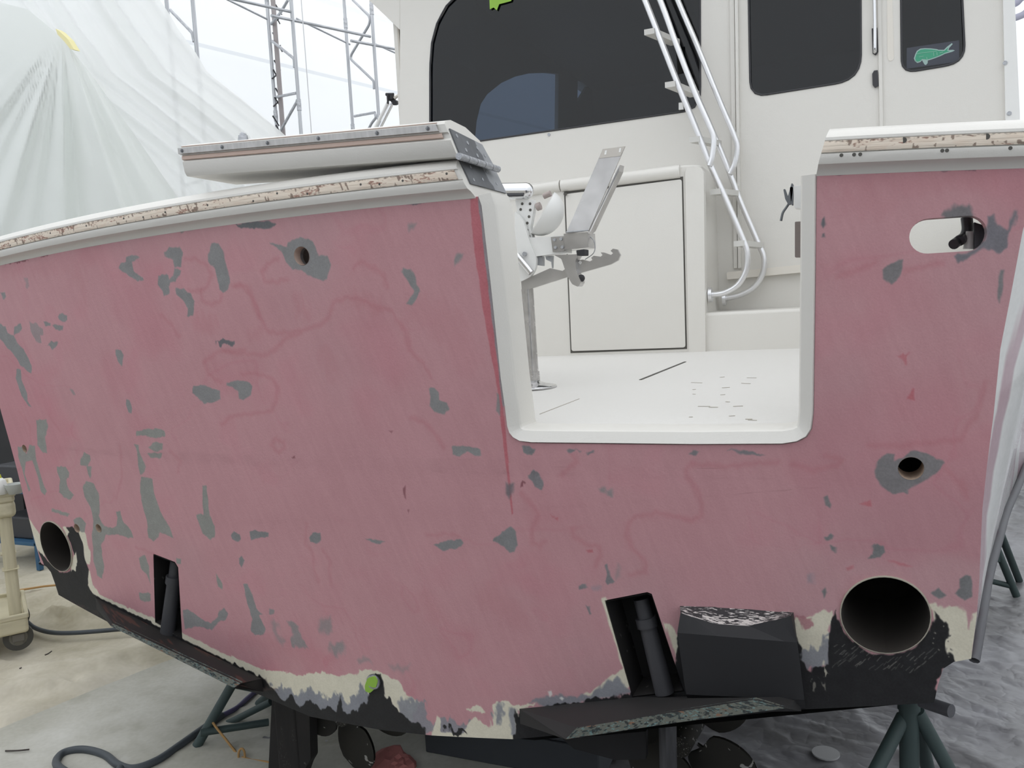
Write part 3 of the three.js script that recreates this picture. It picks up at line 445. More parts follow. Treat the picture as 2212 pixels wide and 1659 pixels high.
// ------------------------------------------------------------------ hanging sheets beside the boat
{
  const haze = film(0.62, [0.92, 0.93, 0.92], 0.86);
  const D = 6.6, edge = [[-260, 290], [-150, 320], [0, 345], [33, 368], [63, 385], [114, 423], [157, 449], [210, 517], [281, 603], [340, 670], [420, 740], [900, 760]];
  const xr = (py) => { for (let i = 1; i < edge.length; i++) if (py <= edge[i][0]) { const [y0, x0] = edge[i - 1], [y1, x1] = edge[i]; return x0 + (x1 - x0) * (py - y0) / (y1 - y0); } return 760; };
  let rows = []; for (let j = 0; j <= 90; j++) { const py = -260 + 1160 * j / 90, R = xr(py), row = []; for (let i = 0; i <= 150; i++) { const t = i / 150, px = -420 + (R + 420) * t, s = R - px; const f = 0.10 * Math.sin(s * 0.046 + 2.5 * fbm(s * 0.006, py * 0.002, 2)) * sm(0, 60, s + 20) + 0.05 * Math.sin(s * 0.11 + py * 0.006) + 0.10 * fbm(px * 0.008, py * 0.004, 3); row.push(P(px, py, D - f)); } rows.push(row); }
  single('plastic_curtain', 'tall hazy plastic curtain with long diagonal folds beside the boat', 'plastic curtain', loft(rows), haze);
  const top = [[-420, -60], [-100, -20], [60, 20], [135, 82], [200, 165], [290, 290], [400, 450], [470, 560], [560, 700]];
  const yt = (px) => { for (let i = 1; i < top.length; i++) if (px <= top[i][0]) { const [x0, y0] = top[i - 1], [x1, y1] = top[i]; return y0 + (y1 - y0) * (px - x0) / (x1 - x0); } return 700; };
  rows = []; for (let j = 0; j <= 80; j++) { const row = []; for (let i = 0; i <= 200; i++) { const px = -420 + 980 * i / 200, y0 = yt(px), py = y0 + (920 - y0) * (j / 80) ** 1.2, dx = px - 135, dy = Math.max(20, py - 60), a = Math.atan2(dx, dy), r = Math.hypot(dx, dy); const f = (0.075 * Math.cos(a * 17 + 1.5 * Math.sin(a * 5)) + 0.04 * Math.cos(a * 39)) * sm(0, 260, r) * sm(-1.0, -0.25, a); row.push(P(px, py, D - 0.42 - f)); } rows.push(row); }
  single('plastic_curtain', 'hazy plastic curtain gathered at yellow tape with folds fanning down', 'plastic curtain', loft(rows), film(0.58, [0.89, 0.91, 0.89], 0.86));
  const k = [[120, 62], [128, 67], [146, 84], [160, 107], [152, 106], [139, 90], [124, 74]].map(([x, y]) => P(x, y, D - 0.52));
  single('yellow_tape', 'yellow tape gathering the plastic curtain', 'tape', prism(k, V3(0, 0, -0.07)), mat(new THREE.Color().setRGB(0.85, 0.78, 0.42), 0.6));
}

// ------------------------------------------------------------------ the boat
const boat = thing('motor_boat', 'cream cabin motor boat with pink faired transom and open transom gate', 'boat', V3(XC, 0, -2.4));
const pt = (list) => list.map(([x, y]) => onTransom(x, y));
// outline of the transom, on its own surface: starboard edge down, chine, bottom, mirrored to port
const edgeR = pt([[2209, 500], [2182, 645], [2161, 753], [2146, 898], [2132, 1006], [2122, 1100], [2115, 1262], [2110, 1330], [2098, 1423]]);
edgeR.unshift([edgeR[0][0] + 0.035, ytop(edgeR[0][0] + 0.035)]);
const chineR = pt([[2060, 1430], [2037, 1445], [2026, 1480], [2018, 1518]]);
const mirror = (l) => l.map(([x, y]) => [2 * XC - x, y]).reverse();
const bottom = pt([[1700, 1534], [1420, 1564], [1113, 1597], [937, 1589], [825, 1577], [670, 1548], [568, 1504]]);
const gate = pt([[1032, 418], [1040, 445], [1060, 616], [1081, 815], [1090, 878], [1095, 920], [1100, 935], [1109, 946], [1124, 954], [1150, 957], [1500, 961], [1690, 960], [1722, 955], [1743, 944], [1754, 926], [1758, 890], [1762, 600], [1764, 400]]);
gate[0][1] = ytop(gate[0][0]); const gLast = gate[gate.length - 1]; gate.push([gLast[0] + 0.001, ytop(gLast[0])]);
const topRow = (x0, x1, n) => Array.from({ length: n }, (_, i) => { const x = x0 + (x1 - x0) * (i + 1) / (n + 1); return [x, ytop(x)]; });
const outline = [...edgeR, ...chineR, ...bottom, ...mirror([...edgeR, ...chineR]), ...topRow(2 * XC - edgeR[0][0], gate[0][0], 16), ...gate, ...topRow(gLast[0], edgeR[0][0], 6)];
const ringOf = (pxc, py, rpx, n = 36, rx, ry) => { const c = onTransom(pxc, py); return { c, pts: Array.from({ length: n }, (_, i) => { const a = i / n * Math.PI * 2; return [c[0] + Math.cos(a) * (rx ?? rpx), c[1] + Math.sin(a) * (ry ?? rpx)]; }) }; };
const exR = ringOf(1912, 1328, 0.113), exL = (() => { const c = onTransom(122, 1180); return { c, pts: exR.pts.map(([x, y]) => [x - exR.c[0] + c[0], y - exR.c[1] + c[1]]) }; })();
const hTop = ringOf(652, 553, 0.029, 24), hRight = ringOf(1968, 1012, 0.031, 24), hA = ringOf(53, 969, 0.017, 18), hB = ringOf(166, 1141, 0.019, 18), hC = ringOf(213, 1141, 0.018, 18);
const oval = (() => { const q = pt([[1964, 507], [2132, 507]]), r = onTransom(2048, 469)[1], s = onTransom(2048, 545)[1], cy = (r + s) / 2, R = (r - s) / 2, out = []; for (let i = 0; i <= 14; i++) { const a = Math.PI / 2 + Math.PI * i / 14; out.push([q[0][0] + R + R * Math.cos(a), cy + R * Math.sin(a)]); } for (let i = 0; i <= 14; i++) { const a = -Math.PI / 2 + Math.PI * i / 14; out.push([q[1][0] - R + R * Math.cos(a), cy + R * Math.sin(a)]); } return out; })();
const pockR = pt([[1306, 1297], [1398, 1279], [1408, 1283], [1478, 1494], [1366, 1507]]), pockL = pt([[331, 1196], [378, 1214], [385, 1226], [394, 1382], [335, 1345]]);
function slab(out, holes, aft, th, maxEdge, walls = true) {
  const v2 = (l) => l.map(([x, y]) => new THREE.Vector2(x, y));
  let o = v2(out); if (THREE.ShapeUtils.isClockWise(o)) o.reverse();
  const hs = holes.map((h) => { const q = v2(h); if (!THREE.ShapeUtils.isClockWise(q)) q.reverse(); return q; });
  const tri = THREE.ShapeUtils.triangulateShape(o, hs), all = [o, ...hs].flat(), pos = [];
  for (const t of tri) for (const i of t) pos.push(all[i].x, all[i].y, 0);
  let g = new THREE.BufferGeometry(); g.setAttribute('position', new THREE.Float32BufferAttribute(pos, 3));
  g = new TessellateModifier(maxEdge, 10).modify(g);
  const p = g.attributes.position, n = p.count, P2 = [], N2 = [], U2 = [];
  const put = (x, y, off, nx, ny, nz) => { const z = -Dt(x, y) + off; P2.push(x, y, z); N2.push(nx, ny, nz); U2.push((x - TX0) / (TX1 - TX0), (y - TY0) / (TY1 - TY0)); };
  const nrm = (x, s) => { const v = V3(0.1 * (x - XC), -0.12, 1).normalize().multiplyScalar(s); return [v.x, v.y, v.z]; };
  for (let i = 0; i < n; i += 3) for (const k of [0, 1, 2]) put(p.getX(i + k), p.getY(i + k), aft, ...nrm(p.getX(i + k), 1));
  for (let i = 0; i < n; i += 3) for (const k of [0, 2, 1]) put(p.getX(i + k), p.getY(i + k), aft - th, ...nrm(p.getX(i + k), -1));
  if (walls) for (const c of [o, ...hs]) for (let i = 0; i < c.length; i++) {
    const a = c[i], b = c[(i + 1) % c.length], e = b.clone().sub(a), L = e.length() || 1, nn = [e.y / L, -e.x / L, 0];
    for (const [q, s] of [[a, 0], [a, 1], [b, 1], [a, 0], [b, 1], [b, 0]]) put(q.x, q.y, aft - s * th, ...nn);
  }
  const r = new THREE.BufferGeometry(); r.setAttribute('position', new THREE.Float32BufferAttribute(P2, 3)); r.setAttribute('normal', new THREE.Float32BufferAttribute(N2, 3)); r.setAttribute('uv', new THREE.Float32BufferAttribute(U2, 2)); return r;
}
const transom = part(boat, 'transom', slab(outline, [exR.pts, exL.pts, hTop.pts, hRight.pts, hA.pts, hB.pts, hC.pts, oval, pockR, pockL], 0, 0.045, 0.09), mat(0xffffff, 0.62, 0, { map: transomTexture(), bumpMap: rep(grain, 30, 14), bumpScale: 0.0003 }), 'sanded pink filler with grey primer spots and worn black bottom paint');
// exhaust outlets: thick pipes set into the transom
const pipeMat = mat(0xffffff, 0.85, 0, { map: dataTexture(128, 128, (u, v) => { const n = tile(u, v, 5, 4) * 26; return [38 + n, 33 + n, 30 + n * 0.9]; }) }), rimMat = mat(new THREE.Color().setRGB(0.4, 0.37, 0.3), 0.7);
for (const e of [exR, exL]) {
  const r = 0.113, pts = [[r - 0.001, 0.0065], [r + 0.0005, 0.005], [r + 0.001, -0.02]], inner = [[r - 0.003, 0.006], [r - 0.005, 0.0], [r - 0.010, -0.4], [0.0005, -0.405]];
  const lathe = (l) => { const g = new THREE.LatheGeometry(l.map(([a, b]) => new THREE.Vector2(a, b)), 48); g.rotateX(Math.PI / 2); const q = g.attributes.position; for (let i = 0; i < q.count; i++) { const x = e.c[0] + q.getX(i), y = e.c[1] + q.getY(i); q.setXYZ(i, x, y, -Dt(x, y) + q.getZ(i)); } g.computeVertexNormals(); return g; };
  const m = part(boat, 'exhaust_pipe', lathe(inner), pipeMat, 'sooty dark exhaust outlet'); part(m, 'rim', lathe([[r - 0.003, 0.006], ...pts]), rimMat);
}
// sleeves of the through-hull holes
const boreMat = mat(new THREE.Color().setRGB(0.52, 0.40, 0.31), 0.85);
for (const [h, r, deep, mt] of [[hTop, 0.029, 0.03, M.salmon], [hRight, 0.031, 0.10, boreMat], [hA, 0.017, 0.06, boreMat], [hB, 0.019, 0.07, boreMat], [hC, 0.018, 0.07, boreMat]]) {
  const n = 24, rows = [0, 1].map((k) => Array.from({ length: n + 1 }, (_, i) => { const a = i / n * Math.PI * 2, x = h.c[0] + Math.cos(a) * r * 0.985, y = h.c[1] + Math.sin(a) * r * 0.985; return S(x, y, k ? -deep : 0.001); }));
  part(boat, 'through_hull_hole', loft(rows), mt);
}
{ // fittings seen inside the upper hole
  const c = S(hTop.c[0], hTop.c[1], -0.16); part(boat, 'hose_barb', rod(c.clone().add(V3(-0.03, -0.03, 0)), c.clone().add(V3(0.03, 0.02, 0.02)), 0.014), M.rubber);
}
// trim-tab ram pockets with their hydraulic rams
for (const [q, a, b] of [[pockR, [1374, 1308], [1436, 1497]], [pockL, [356, 1222], [362, 1370]]]) {
  const qc = q.reduce((s, p) => [s[0] + p[0] / q.length, s[1] + p[1] / q.length], [0, 0]), qi = q.map(([x, y]) => { const dx = x - qc[0], dy = y - qc[1], l = Math.hypot(dx, dy); return [x - dx / l * 0.005, y - dy / l * 0.005]; });
  const f = qi.map(([x, y]) => S(x, y, 0.001)), k = qi.map(([x, y]) => S(x, y, -0.13)), g = [fan(k)];
  f.forEach((p, i) => { const j = (i + 1) % f.length; g.push(loft([[p, f[j]], [k[i], k[j]]])); });
  const m = part(boat, 'ram_pocket', join(g), M.blackPaint, 'black recess for the trim tab ram');
  const A = onTransom(...a), B = onTransom(...b), pa = S(A[0], A[1], -0.06), pb = S(B[0], B[1], 0.0), d = pb.clone().sub(pa), at = (t) => pa.clone().addScaledVector(d, t);
  part(m, 'hydraulic_ram', join([rod(at(0), at(0.2), 0.024), rod(at(0.2), at(0.3), 0.033), rod(at(0.3), at(1), 0.027, 0.029)]), mat(new THREE.Color().setRGB(0.045, 0.045, 0.05), 0.5), 'dark hydraulic ram');
}
// faired block beside the starboard pocket
{
  const row = (l, aft) => l.map(([x, y]) => { const c = onTransom(x, y); return S(c[0], c[1], aft); }), at = (l, aft) => l.map(([x, y], i) => { const c = onTransom(x, y); let p = P(x, y, -S(c[0], c[1], 0).z - aft); return p; });
  const X = [0, 0.1, 0.33, 0.62, 0.9, 1], mk = (x0, y0, x1, y1, sag, aft) => at(X.map((t) => [x0 + (x1 - x0) * t, y0 + (y1 - y0) * t + sag * Math.sin(Math.PI * t)]), aft);
  const back = row(X.map((t) => [1468 + 246 * t, 1309 + 14 * t - 4 * Math.sin(Math.PI * t)]), -0.005), rim = mk(1470, 1324, 1708, 1330, 26, 0.05), edge = mk(1463, 1367, 1722, 1388, 0, 0.075), low = mk(1482, 1500, 1738, 1512, 0, 0.085), foot = mk(1490, 1525, 1740, 1530, 0, 0.0);
  const g = loft([rim, edge, low, foot]), side = (k) => { const l = [back[k], rim[k], edge[k], low[k], foot[k]]; return fan(l); };
  const m = part(boat, 'transom_block', creased(join([g, side(0), side(5)]), 0.3), mat(new THREE.Color().setRGB(0.017, 0.017, 0.019), 0.7), 'black block standing proud of the transom');
  const t = loft([rim, back]), u = t.attributes.uv; for (let i = 0; i < 6; i++) { u.setXY(i, X[i], 0); u.setXY(i + 6, X[i], 1); }
  part(m, 'worn_top', t, M.scraped, 'scraped top face where white shows through');
}
// trim tabs
{
  const T = (px, py, D) => P(px, py, D), at = (px, py) => { const c = onTransom(px, py); return S(c[0], c[1], 0); };
  const tabs = [
    { hinge: [at(1122, 1531), at(1372, 1506), at(1730, 1500)], trail: [T(1246, 1572, 2.14), T(1440, 1541, 2.16), T(1632, 1511, 2.18)], lip: [T(1222, 1597, 2.13), T(1455, 1562, 2.15), T(1696, 1530, 2.17)] },
    { hinge: [at(206, 1290), at(395, 1385), at(566, 1466)], trail: [T(243, 1346, 2.24), T(380, 1411, 2.2), T(520, 1476, 2.14)], lip: [T(240, 1353, 2.23), T(372, 1419, 2.19), T(505, 1486, 2.13)] }];
  tabs.forEach(({ hinge, trail, lip }, k) => {
    const lo = hinge.map((p) => p.clone().add(V3(0, -0.05, 0.0)));
    const m = part(boat, 'trim_tab', creased(join([loft([hinge, trail]), loft([lo, trail.map((p) => p.clone().add(V3(0, -0.012, -0.004)))]), loft([[hinge[0], trail[0]], [lo[0], lip[0]]]), loft([[hinge[2], trail[2]], [lo[2], lip[2]]])]), 0.4), k ? mat(0xffffff, 0.8, 0, { map: dataTexture(256, 128, (u, v) => { const n = fbm(u * 20, v * 10, 4), r = sm(0.58, 0.7, n); return [30 + r * 40, 27 + r * 16, 26 + r * 10]; }) }) : mat(new THREE.Color().setRGB(0.02, 0.019, 0.019), 0.75), k ? 'dark trim tab with rusty stains' : 'dark trim tab under the block');
    const g = loft([trail, lip]), u = g.attributes.uv; for (let i = 0; i < 3; i++) { u.setXY(i, i / 2 + k * 0.3, 1); u.setXY(i + 3, i / 2 + k * 0.3, 0); }
    const g2 = loft([trail.map((p) => p.clone().add(V3(0, 0, -0.012))), lip.map((p) => p.clone().add(V3(0, 0, -0.012)))]);
    part(m, 'tab_lip', join([g, g2]), M.tabLip, 'mottled worn paint lip');
  });
}
// moulded frame round the gate opening: sloping face, then the reveal
{
  const n = gate.length, inset = (d) => gate.map((p, i) => { const a = gate[Math.max(0, i - 1)], b = gate[Math.min(n - 1, i + 1)], ex = b[0] - a[0], ey = b[1] - a[1], l = Math.hypot(ex, ey); return [p[0] - ey / l * d, p[1] + ex / l * d]; });
  const c0 = gate.map(([x, y]) => S(x, y, -0.004)), c1 = inset(0.004).map(([x, y]) => S(x, y, 0.008)), c2 = inset(0.034).map(([x, y]) => S(x, y, -0.012)), c3 = inset(0.038).map(([x, y]) => S(x, y, -0.02)), c4 = inset(0.039).map(([x, y]) => S(x, y, -0.128));
  part(boat, 'gate_frame', creased(loft([c0, c1, c2, c3, c4]), 0.5), M.gel, 'cream moulded frame of the transom gate');
  const ys = EYE - 0.45, inner = [...edgeR.filter((p) => p[1] > ys).map(([x, y]) => [x - 0.06, y]), [edgeR[4][0] - 0.06, ys]];
  part(boat, 'transom_liner', slab([...inner, ...mirror(inner), ...topRow(2 * XC - edgeR[0][0] + 0.06, gate[0][0], 6), ...inset(0.036), ...topRow(gLast[0], edgeR[0][0] - 0.06, 3)], [oval.map(([x, y]) => [x + (x > oval[7][0] + 0.1 ? 0.03 : -0.03), y + (y > oval[7][1] ? 0.05 : -0.06)])], -0.11, 0.018, 0.3), M.gel);
}
// capping rails along the top of the transom
const railProfile = [[0.0, -0.004], [0.006, 0.006], [0.016, 0.014], [0.030, 0.020], [0.036, 0.034], [0.036, 0.043], [0.031, 0.0445], [0.034, 0.046], [0.034, 0.072], [0.037, 0.075], [0.036, 0.082], [0.020, 0.096], [-0.004, 0.108], [-0.03, 0.113], [-0.25, 0.113], [-0.262, 0.10], [-0.262, 0.0]];
function rail(x0, s0, x1, s1, n) {
  const rows = []; for (let i = 0; i <= n; i++) { const t = i / n; rows.push(railProfile.map(([a, h]) => { const x = (x0 + s0 * h) * (1 - t) + (x1 + s1 * h) * t, y = ytop(x); return V3(x, y + h, -Dt(x, y) + a); })); }
  const ends = [rows[0], rows[n]].map((r) => { const sh = railProfile.map(([a, h]) => new THREE.Vector2(a, h)), tri = THREE.ShapeUtils.triangulateShape(sh, []), pos = []; tri.forEach((t) => t.forEach((i) => pos.push(r[i].x, r[i].y, r[i].z))); const g = new THREE.BufferGeometry(); g.setAttribute('position', new THREE.Float32BufferAttribute(pos, 3)); g.computeVertexNormals(); return g; });
  return join([creased(loft(rows), 0.45), ...ends]);
}
function residueStrip(x0, s0, x1, s1, n, off) {
  const rows = [0.0465, 0.0725].map((h) => Array.from({ length: n + 1 }, (_, i) => { const t = i / n, x = (x0 + s0 * h) * (1 - t) + (x1 + s1 * h) * t, y = ytop(x); return V3(x, y + h, -Dt(x, y) + 0.0365); }));
  const back = rows.map((r) => r.map((p) => p.clone().add(V3(0, 0, -0.004))));
  const g = loft([back[0], rows[0], rows[1], back[1]]), u = g.attributes.uv; for (let i = 0; i <= n; i++) for (let j = 0; j < 4; j++) u.setXY(j * (n + 1) + i, off + i / n * Math.abs(x1 - x0) / 2.4, [0, 0, 1, 1][j]); return g;
}
const xl0 = 2 * XC - edgeR[0][0] - 0.02, xGL = gate[0][0] - 0.008, xGR = gLast[0] + 0.0, xr1 = edgeR[0][0] + 0.02;
const railL = part(boat, 'capping_rail', rail(xl0, 0, xGL, -0.42, 40), M.gel, 'cream capping rail on the wide port part of the transom');
part(railL, 'sealant_strip', residueStrip(xl0, 0, xGL - 0.012, -0.42, 40, 0), M.residue, 'rough strip of old sealant and stained wood');
const railR = part(boat, 'capping_rail', rail(xGR, 0.30, xr1, 0, 14), M.gel, 'cream capping rail on the narrow starboard part of the transom');
part(railR, 'sealant_strip', residueStrip(xGR, 0.30, xr1, 0, 14, 0.4), M.residue, 'rough strip of old sealant and stained wood');
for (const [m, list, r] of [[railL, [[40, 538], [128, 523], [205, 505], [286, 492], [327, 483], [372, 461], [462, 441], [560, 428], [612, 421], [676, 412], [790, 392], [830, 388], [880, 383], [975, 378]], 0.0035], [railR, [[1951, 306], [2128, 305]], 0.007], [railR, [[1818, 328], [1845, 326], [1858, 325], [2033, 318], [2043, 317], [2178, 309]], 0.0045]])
  for (const [px, py] of list) { let c = onTransom(px, py); const h = r > 0.006 ? 0.066 : m === railR ? 0.038 : 0.051 + 0.016 * rnd(); c = [c[0], ytop(c[0]) + h]; const y0 = ytop(c[0]), zz = -Dt(c[0], y0); part(m, 'screw_hole_disc', rod(V3(c[0], c[1], zz + 0.034), V3(c[0], c[1], zz + 0.0368), r, r, 10), M.crack); }  // dark discs on the rail surface stand in for the shade inside screw holes

// ------------------------------------------------------------------ gate lid, folded over on its hinge onto the port rail
{
  const DF = 2.06, a = P(398, 380, DF + 0.03), b = P(986, 337, DF), ax = b.clone().sub(a), up = V3(0, 1, 0), fw = V3(0, 0, -1), L = ax.length(), ux = ax.clone().normalize();
  // section: distance forward, height; end shift so the hinge end slopes as the rail's does
  const sec = [[0.012, 0], [0.004, 0.012], [0.0, 0.044], [0.006, 0.05], [0.006, 0.062], [0.0, 0.066], [0.0, 0.088], [0.006, 0.096], [0.05, 0.108], [0.14, 0.104], [0.215, 0.078], [0.252, 0.012], [0.24, 0.0]];
  const row = (o, sh) => sec.map(([d, h]) => o.clone().addScaledVector(fw, d).addScaledVector(up, h).addScaledVector(ux, sh * h));
  const r0 = row(a, -0.05), r1 = row(b, -0.34), sh = sec.map(([d, h]) => new THREE.Vector2(d, h)), tri = THREE.ShapeUtils.triangulateShape(sh, []);
  const cap = (r) => { const pos = []; tri.forEach((t) => t.forEach((i) => pos.push(r[i].x, r[i].y, r[i].z))); const g = new THREE.BufferGeometry(); g.setAttribute('position', new THREE.Float32BufferAttribute(pos, 3)); g.computeVertexNormals(); return g; };
  const lid = part(boat, 'gate_lid', join([creased(loft([r0, r1], true), 0.5), cap(r0), cap(r1)]), M.gel, 'cream hinged gate lid folded back on the rail');
  const A = (t, h, d) => a.clone().lerp(b, t).addScaledVector(up, h).addScaledVector(fw, d).addScaledVector(ux, h * (-0.05 - 0.29 * t));
  const seg = 12, strip = (t0, t1, h0, h1, d) => { const g = []; const rows = [[h0, 0.004], [h0 + 0.002, d], [h1 - 0.002, d], [h1, 0.004]].map(([h, dd]) => Array.from({ length: seg + 1 }, (_, i) => A(t0 + (t1 - t0) * i / seg, h, dd))); return creased(loft(rows), 0.4); };
  part(lid, 'metal_strip', strip(-0.006, 0.975, 0.067, 0.089, -0.008), mat(0xffffff, 0.45, 0.6, { map: rep(M.steel.map, 6, 1) }), 'weathered metal rubbing strip');
  part(lid, 'bared_strip', strip(0.0, 0.98, 0.05, 0.064, -0.001), M.salmon, 'bared salmon filler under the metal strip');
  part(lid, 'edge_line', strip(0.0, 0.975, 0.0915, 0.0945, 0.001), M.salmon);
  for (const t of [0.012, 0.185, 0.37, 0.565, 0.775, 0.945]) { const p = A(t, 0.078, -0.008); part(lid, 'screw', join([rod(p.clone(), p.clone().add(V3(0, 0, 0.0025)), 0.0055), rod(p.clone(), p.clone().add(V3(0, 0, 0.0035)), 0.0022)]), M.greyPlate); }
  // hinge: two dark leaves and the knuckles
  const e = (h, d) => b.clone().addScaledVector(up, h).addScaledVector(fw, d).addScaledVector(ux, -0.34 * h);
  const nx = V3(0.95, 0.32, 0).normalize().multiplyScalar(0.004);
  const leafU = part(lid, 'hinge_leaf', prism([e(0.004, 0.02), e(0.076, 0.012), e(0.064, 0.212), e(0.004, 0.246)].map((p) => p.add(nx.clone().multiplyScalar(0.1))), nx), M.greyPlate, 'dark grey hinge plate on the lid');
  for (const [h, d] of [[0.06, 0.04], [0.05, 0.10], [0.045, 0.16], [0.025, 0.07], [0.03, 0.2], [0.02, 0.14]]) { const p = e(h, d).add(nx); part(leafU, 'screw', rod(p.clone(), p.clone().add(nx.clone().multiplyScalar(0.5)), 0.006), M.galv); }
  const f = (h, d) => { const x = xGL - 0.42 * h, y = ytop(x); return V3(x + 0.001, y + h, -Dt(x, y) + 0.0 - d); };
  const leafD = part(railL, 'hinge_leaf', prism([f(0.036, 0.0), f(0.108, 0.0), f(0.108, 0.245), f(0.036, 0.25)], nx), M.greyPlate, 'dark grey hinge plate on the rail end');
  for (const [h, d] of [[0.09, 0.05], [0.06, 0.1], [0.09, 0.16], [0.06, 0.2], [0.05, 0.03]]) { const p = f(h, d).add(nx); part(leafD, 'screw', rod(p.clone(), p.clone().add(nx.clone().multiplyScalar(0.4)), 0.005), M.galv); }
  const k0 = e(-0.002, -0.006).add(V3(0.008, 0, 0)), k1 = e(-0.002, 0.262).add(V3(0.008, 0, 0));
  for (let i = 0; i < 5; i++) { const p = k0.clone().lerp(k1, i / 5 + 0.006), q = k0.clone().lerp(k1, (i + 1) / 5 - 0.006); part(lid, 'hinge_knuckle', rod(p, q, 0.0095), M.galv); }
  const kb = P(525, 297, DF + 0.06); part(lid, 'knob', join([rod(kb.clone().add(V3(0, -0.012, 0)), kb.clone().add(V3(0, 0.006, 0)), 0.017, 0.014), rod(kb.clone().add(V3(0, 0.006, 0)), kb.clone().add(V3(0.004, 0.014, 0)), 0.012, 0.008)]), M.galv, 'small grey knob');
}

// ------------------------------------------------------------------ hull, cockpit, cabin
const Rel = (dx, dy, D) => V3(XC + dx, EYE + dy, -D);
const hw = edgeR[0][0] - XC;
{
  const sec0 = [...edgeR, ...chineR, [XC + 0.55, bottom[2][1]], [XC, bottom[3][1]]].map(([x, y]) => S(x, y, -0.01));
  const m = sec0.length, ed = edgeR.length;
  const ch = [[2112, 1336, 2.52], [2128, 1241, 2.78], [2152, 1157, 3.08], [2169, 1100, 3.4], [2211, 999, 4.1]].map(([x, y, D]) => P(x, y, D));
  ch.push(Rel(2.28, -0.72, 5), Rel(2.36, -0.6, 6.2), Rel(2.25, -0.45, 7.6), Rel(1.85, -0.28, 9.2), Rel(1.0, -0.1, 11), Rel(0.12, 0.1, 12.6));
  const sheer = [[2.02, 0.27, 2.42], [2.09, 0.27, 2.66], [2.16, 0.28, 2.95], [2.24, 0.29, 3.3], [2.38, 0.31, 4.0], [2.48, 0.34, 5], [2.55, 0.45, 6.2], [2.5, 0.6, 7.6], [2.2, 0.8, 9.4], [1.4, 1.0, 11.4], [0.14, 1.15, 13.2]];
  const rows = [sec0];
  ch.forEach((c, k) => {
    const s = Rel(...sheer[k]), row = []; for (let i = 0; i < ed; i++) { const t = i / (ed - 1), p = s.clone().lerp(c, t); p.x -= (0.05 * Math.sin(Math.PI * t)) * (k > 2 ? 1 : 0.2); row.push(p); }
    const dx = c.x - XC, y = c.y, D = -c.z; row.push(Rel(dx - 0.06 * dx / 2, y - EYE - 0.01, D), Rel(dx * 0.95, y - EYE - 0.03, D), Rel(dx * 0.935, y - EYE - 0.07, D), Rel(dx * 0.92, y - EYE - 0.11, D), Rel(dx * 0.3, bottom[2][1] - EYE + 0.02 * k, D), Rel(0, bottom[3][1] - EYE + 0.012 * k, D));
    rows.push(row);
  });
  const side = rows.map((r) => r.slice(0, ed)), low = rows.map((r) => r.slice(ed - 1));
  const flip = (rs) => rs.map((r) => r.map((p) => V3(2 * XC - p.x, p.y, p.z)));
  const g = loft(side), u = g.attributes.uv; for (let i = 0; i < u.count; i++) u.setXY(i, u.getY(i) * 0.5, u.getX(i) * 0.4);
  part(boat, 'hull_side', g, M.hullSide, 'glossy white starboard hull side with pink streaks'); part(boat, 'hull_side', loft(flip(side)), M.hullSide);
  part(boat, 'hull_bottom', creased(join([loft(low), loft(flip(low))]), 0.5), M.blackPaint, 'black painted hull bottom');
  // chine strip, dark grey
  const cs = rows.map((r) => r[ed - 1]), chineGeo = (l, s) => { const c = new THREE.CatmullRomCurve3(l.map((p) => p.clone().add(V3(s * 0.008, -0.008, 0))), false, 'catmullrom', 0.3), g = new THREE.TubeGeometry(c, 90, 0.014, 8); return g; };
  part(boat, 'chine_strip', chineGeo(cs, 1), mat(new THREE.Color().setRGB(0.12, 0.12, 0.13), 0.6), 'dark grey strip along the chine'); part(boat, 'chine_strip', chineGeo(cs.map((p) => V3(2 * XC - p.x, p.y, p.z)), -1), mat(new THREE.Color().setRGB(0.12, 0.12, 0.13), 0.6));
  // side decks from the transom to the bow
  for (const s of [1, -1]) {
    const dk = rows.map((r, k) => { const o = r[0], i = V3(XC + (o.x - XC) * (k ? 0.86 : 0.86), o.y, o.z); return (s > 0 ? [o, i] : [o, i].map((p) => V3(2 * XC - p.x, p.y, p.z))).map((p) => p.clone().add(V3(0, k < 6 ? 0.06 : 0.02, 0))); });
    const lo = dk.map((r) => r.map((p) => p.clone().add(V3(0, -0.06, 0))));
    part(boat, 'side_deck', creased(join([loft(dk), loft(lo), loft([dk.map((r) => r[0]), lo.map((r) => r[0])]), loft([dk.map((r) => r[1]), lo.map((r) => r[1])])]), 0.5), M.gel);
    const wallTop = rows.slice(1, 7).map((r) => V3(XC + s * (r[0].x - XC) * 0.905, r[0].y + 0.02, r[0].z)), wallLow = wallTop.map((p) => V3(p.x, EYE - 0.37, p.z));
    part(boat, 'cockpit_side', loft([wallTop, wallLow]), M.gel);
  }
}
const FL = (D) => EYE - 0.362 + (D - 2.28) * 0.033;            // cockpit floor rises a little forward
const DB = 4.6, DW = 5.1;                                      // locker front and step riser; cabin bulkhead
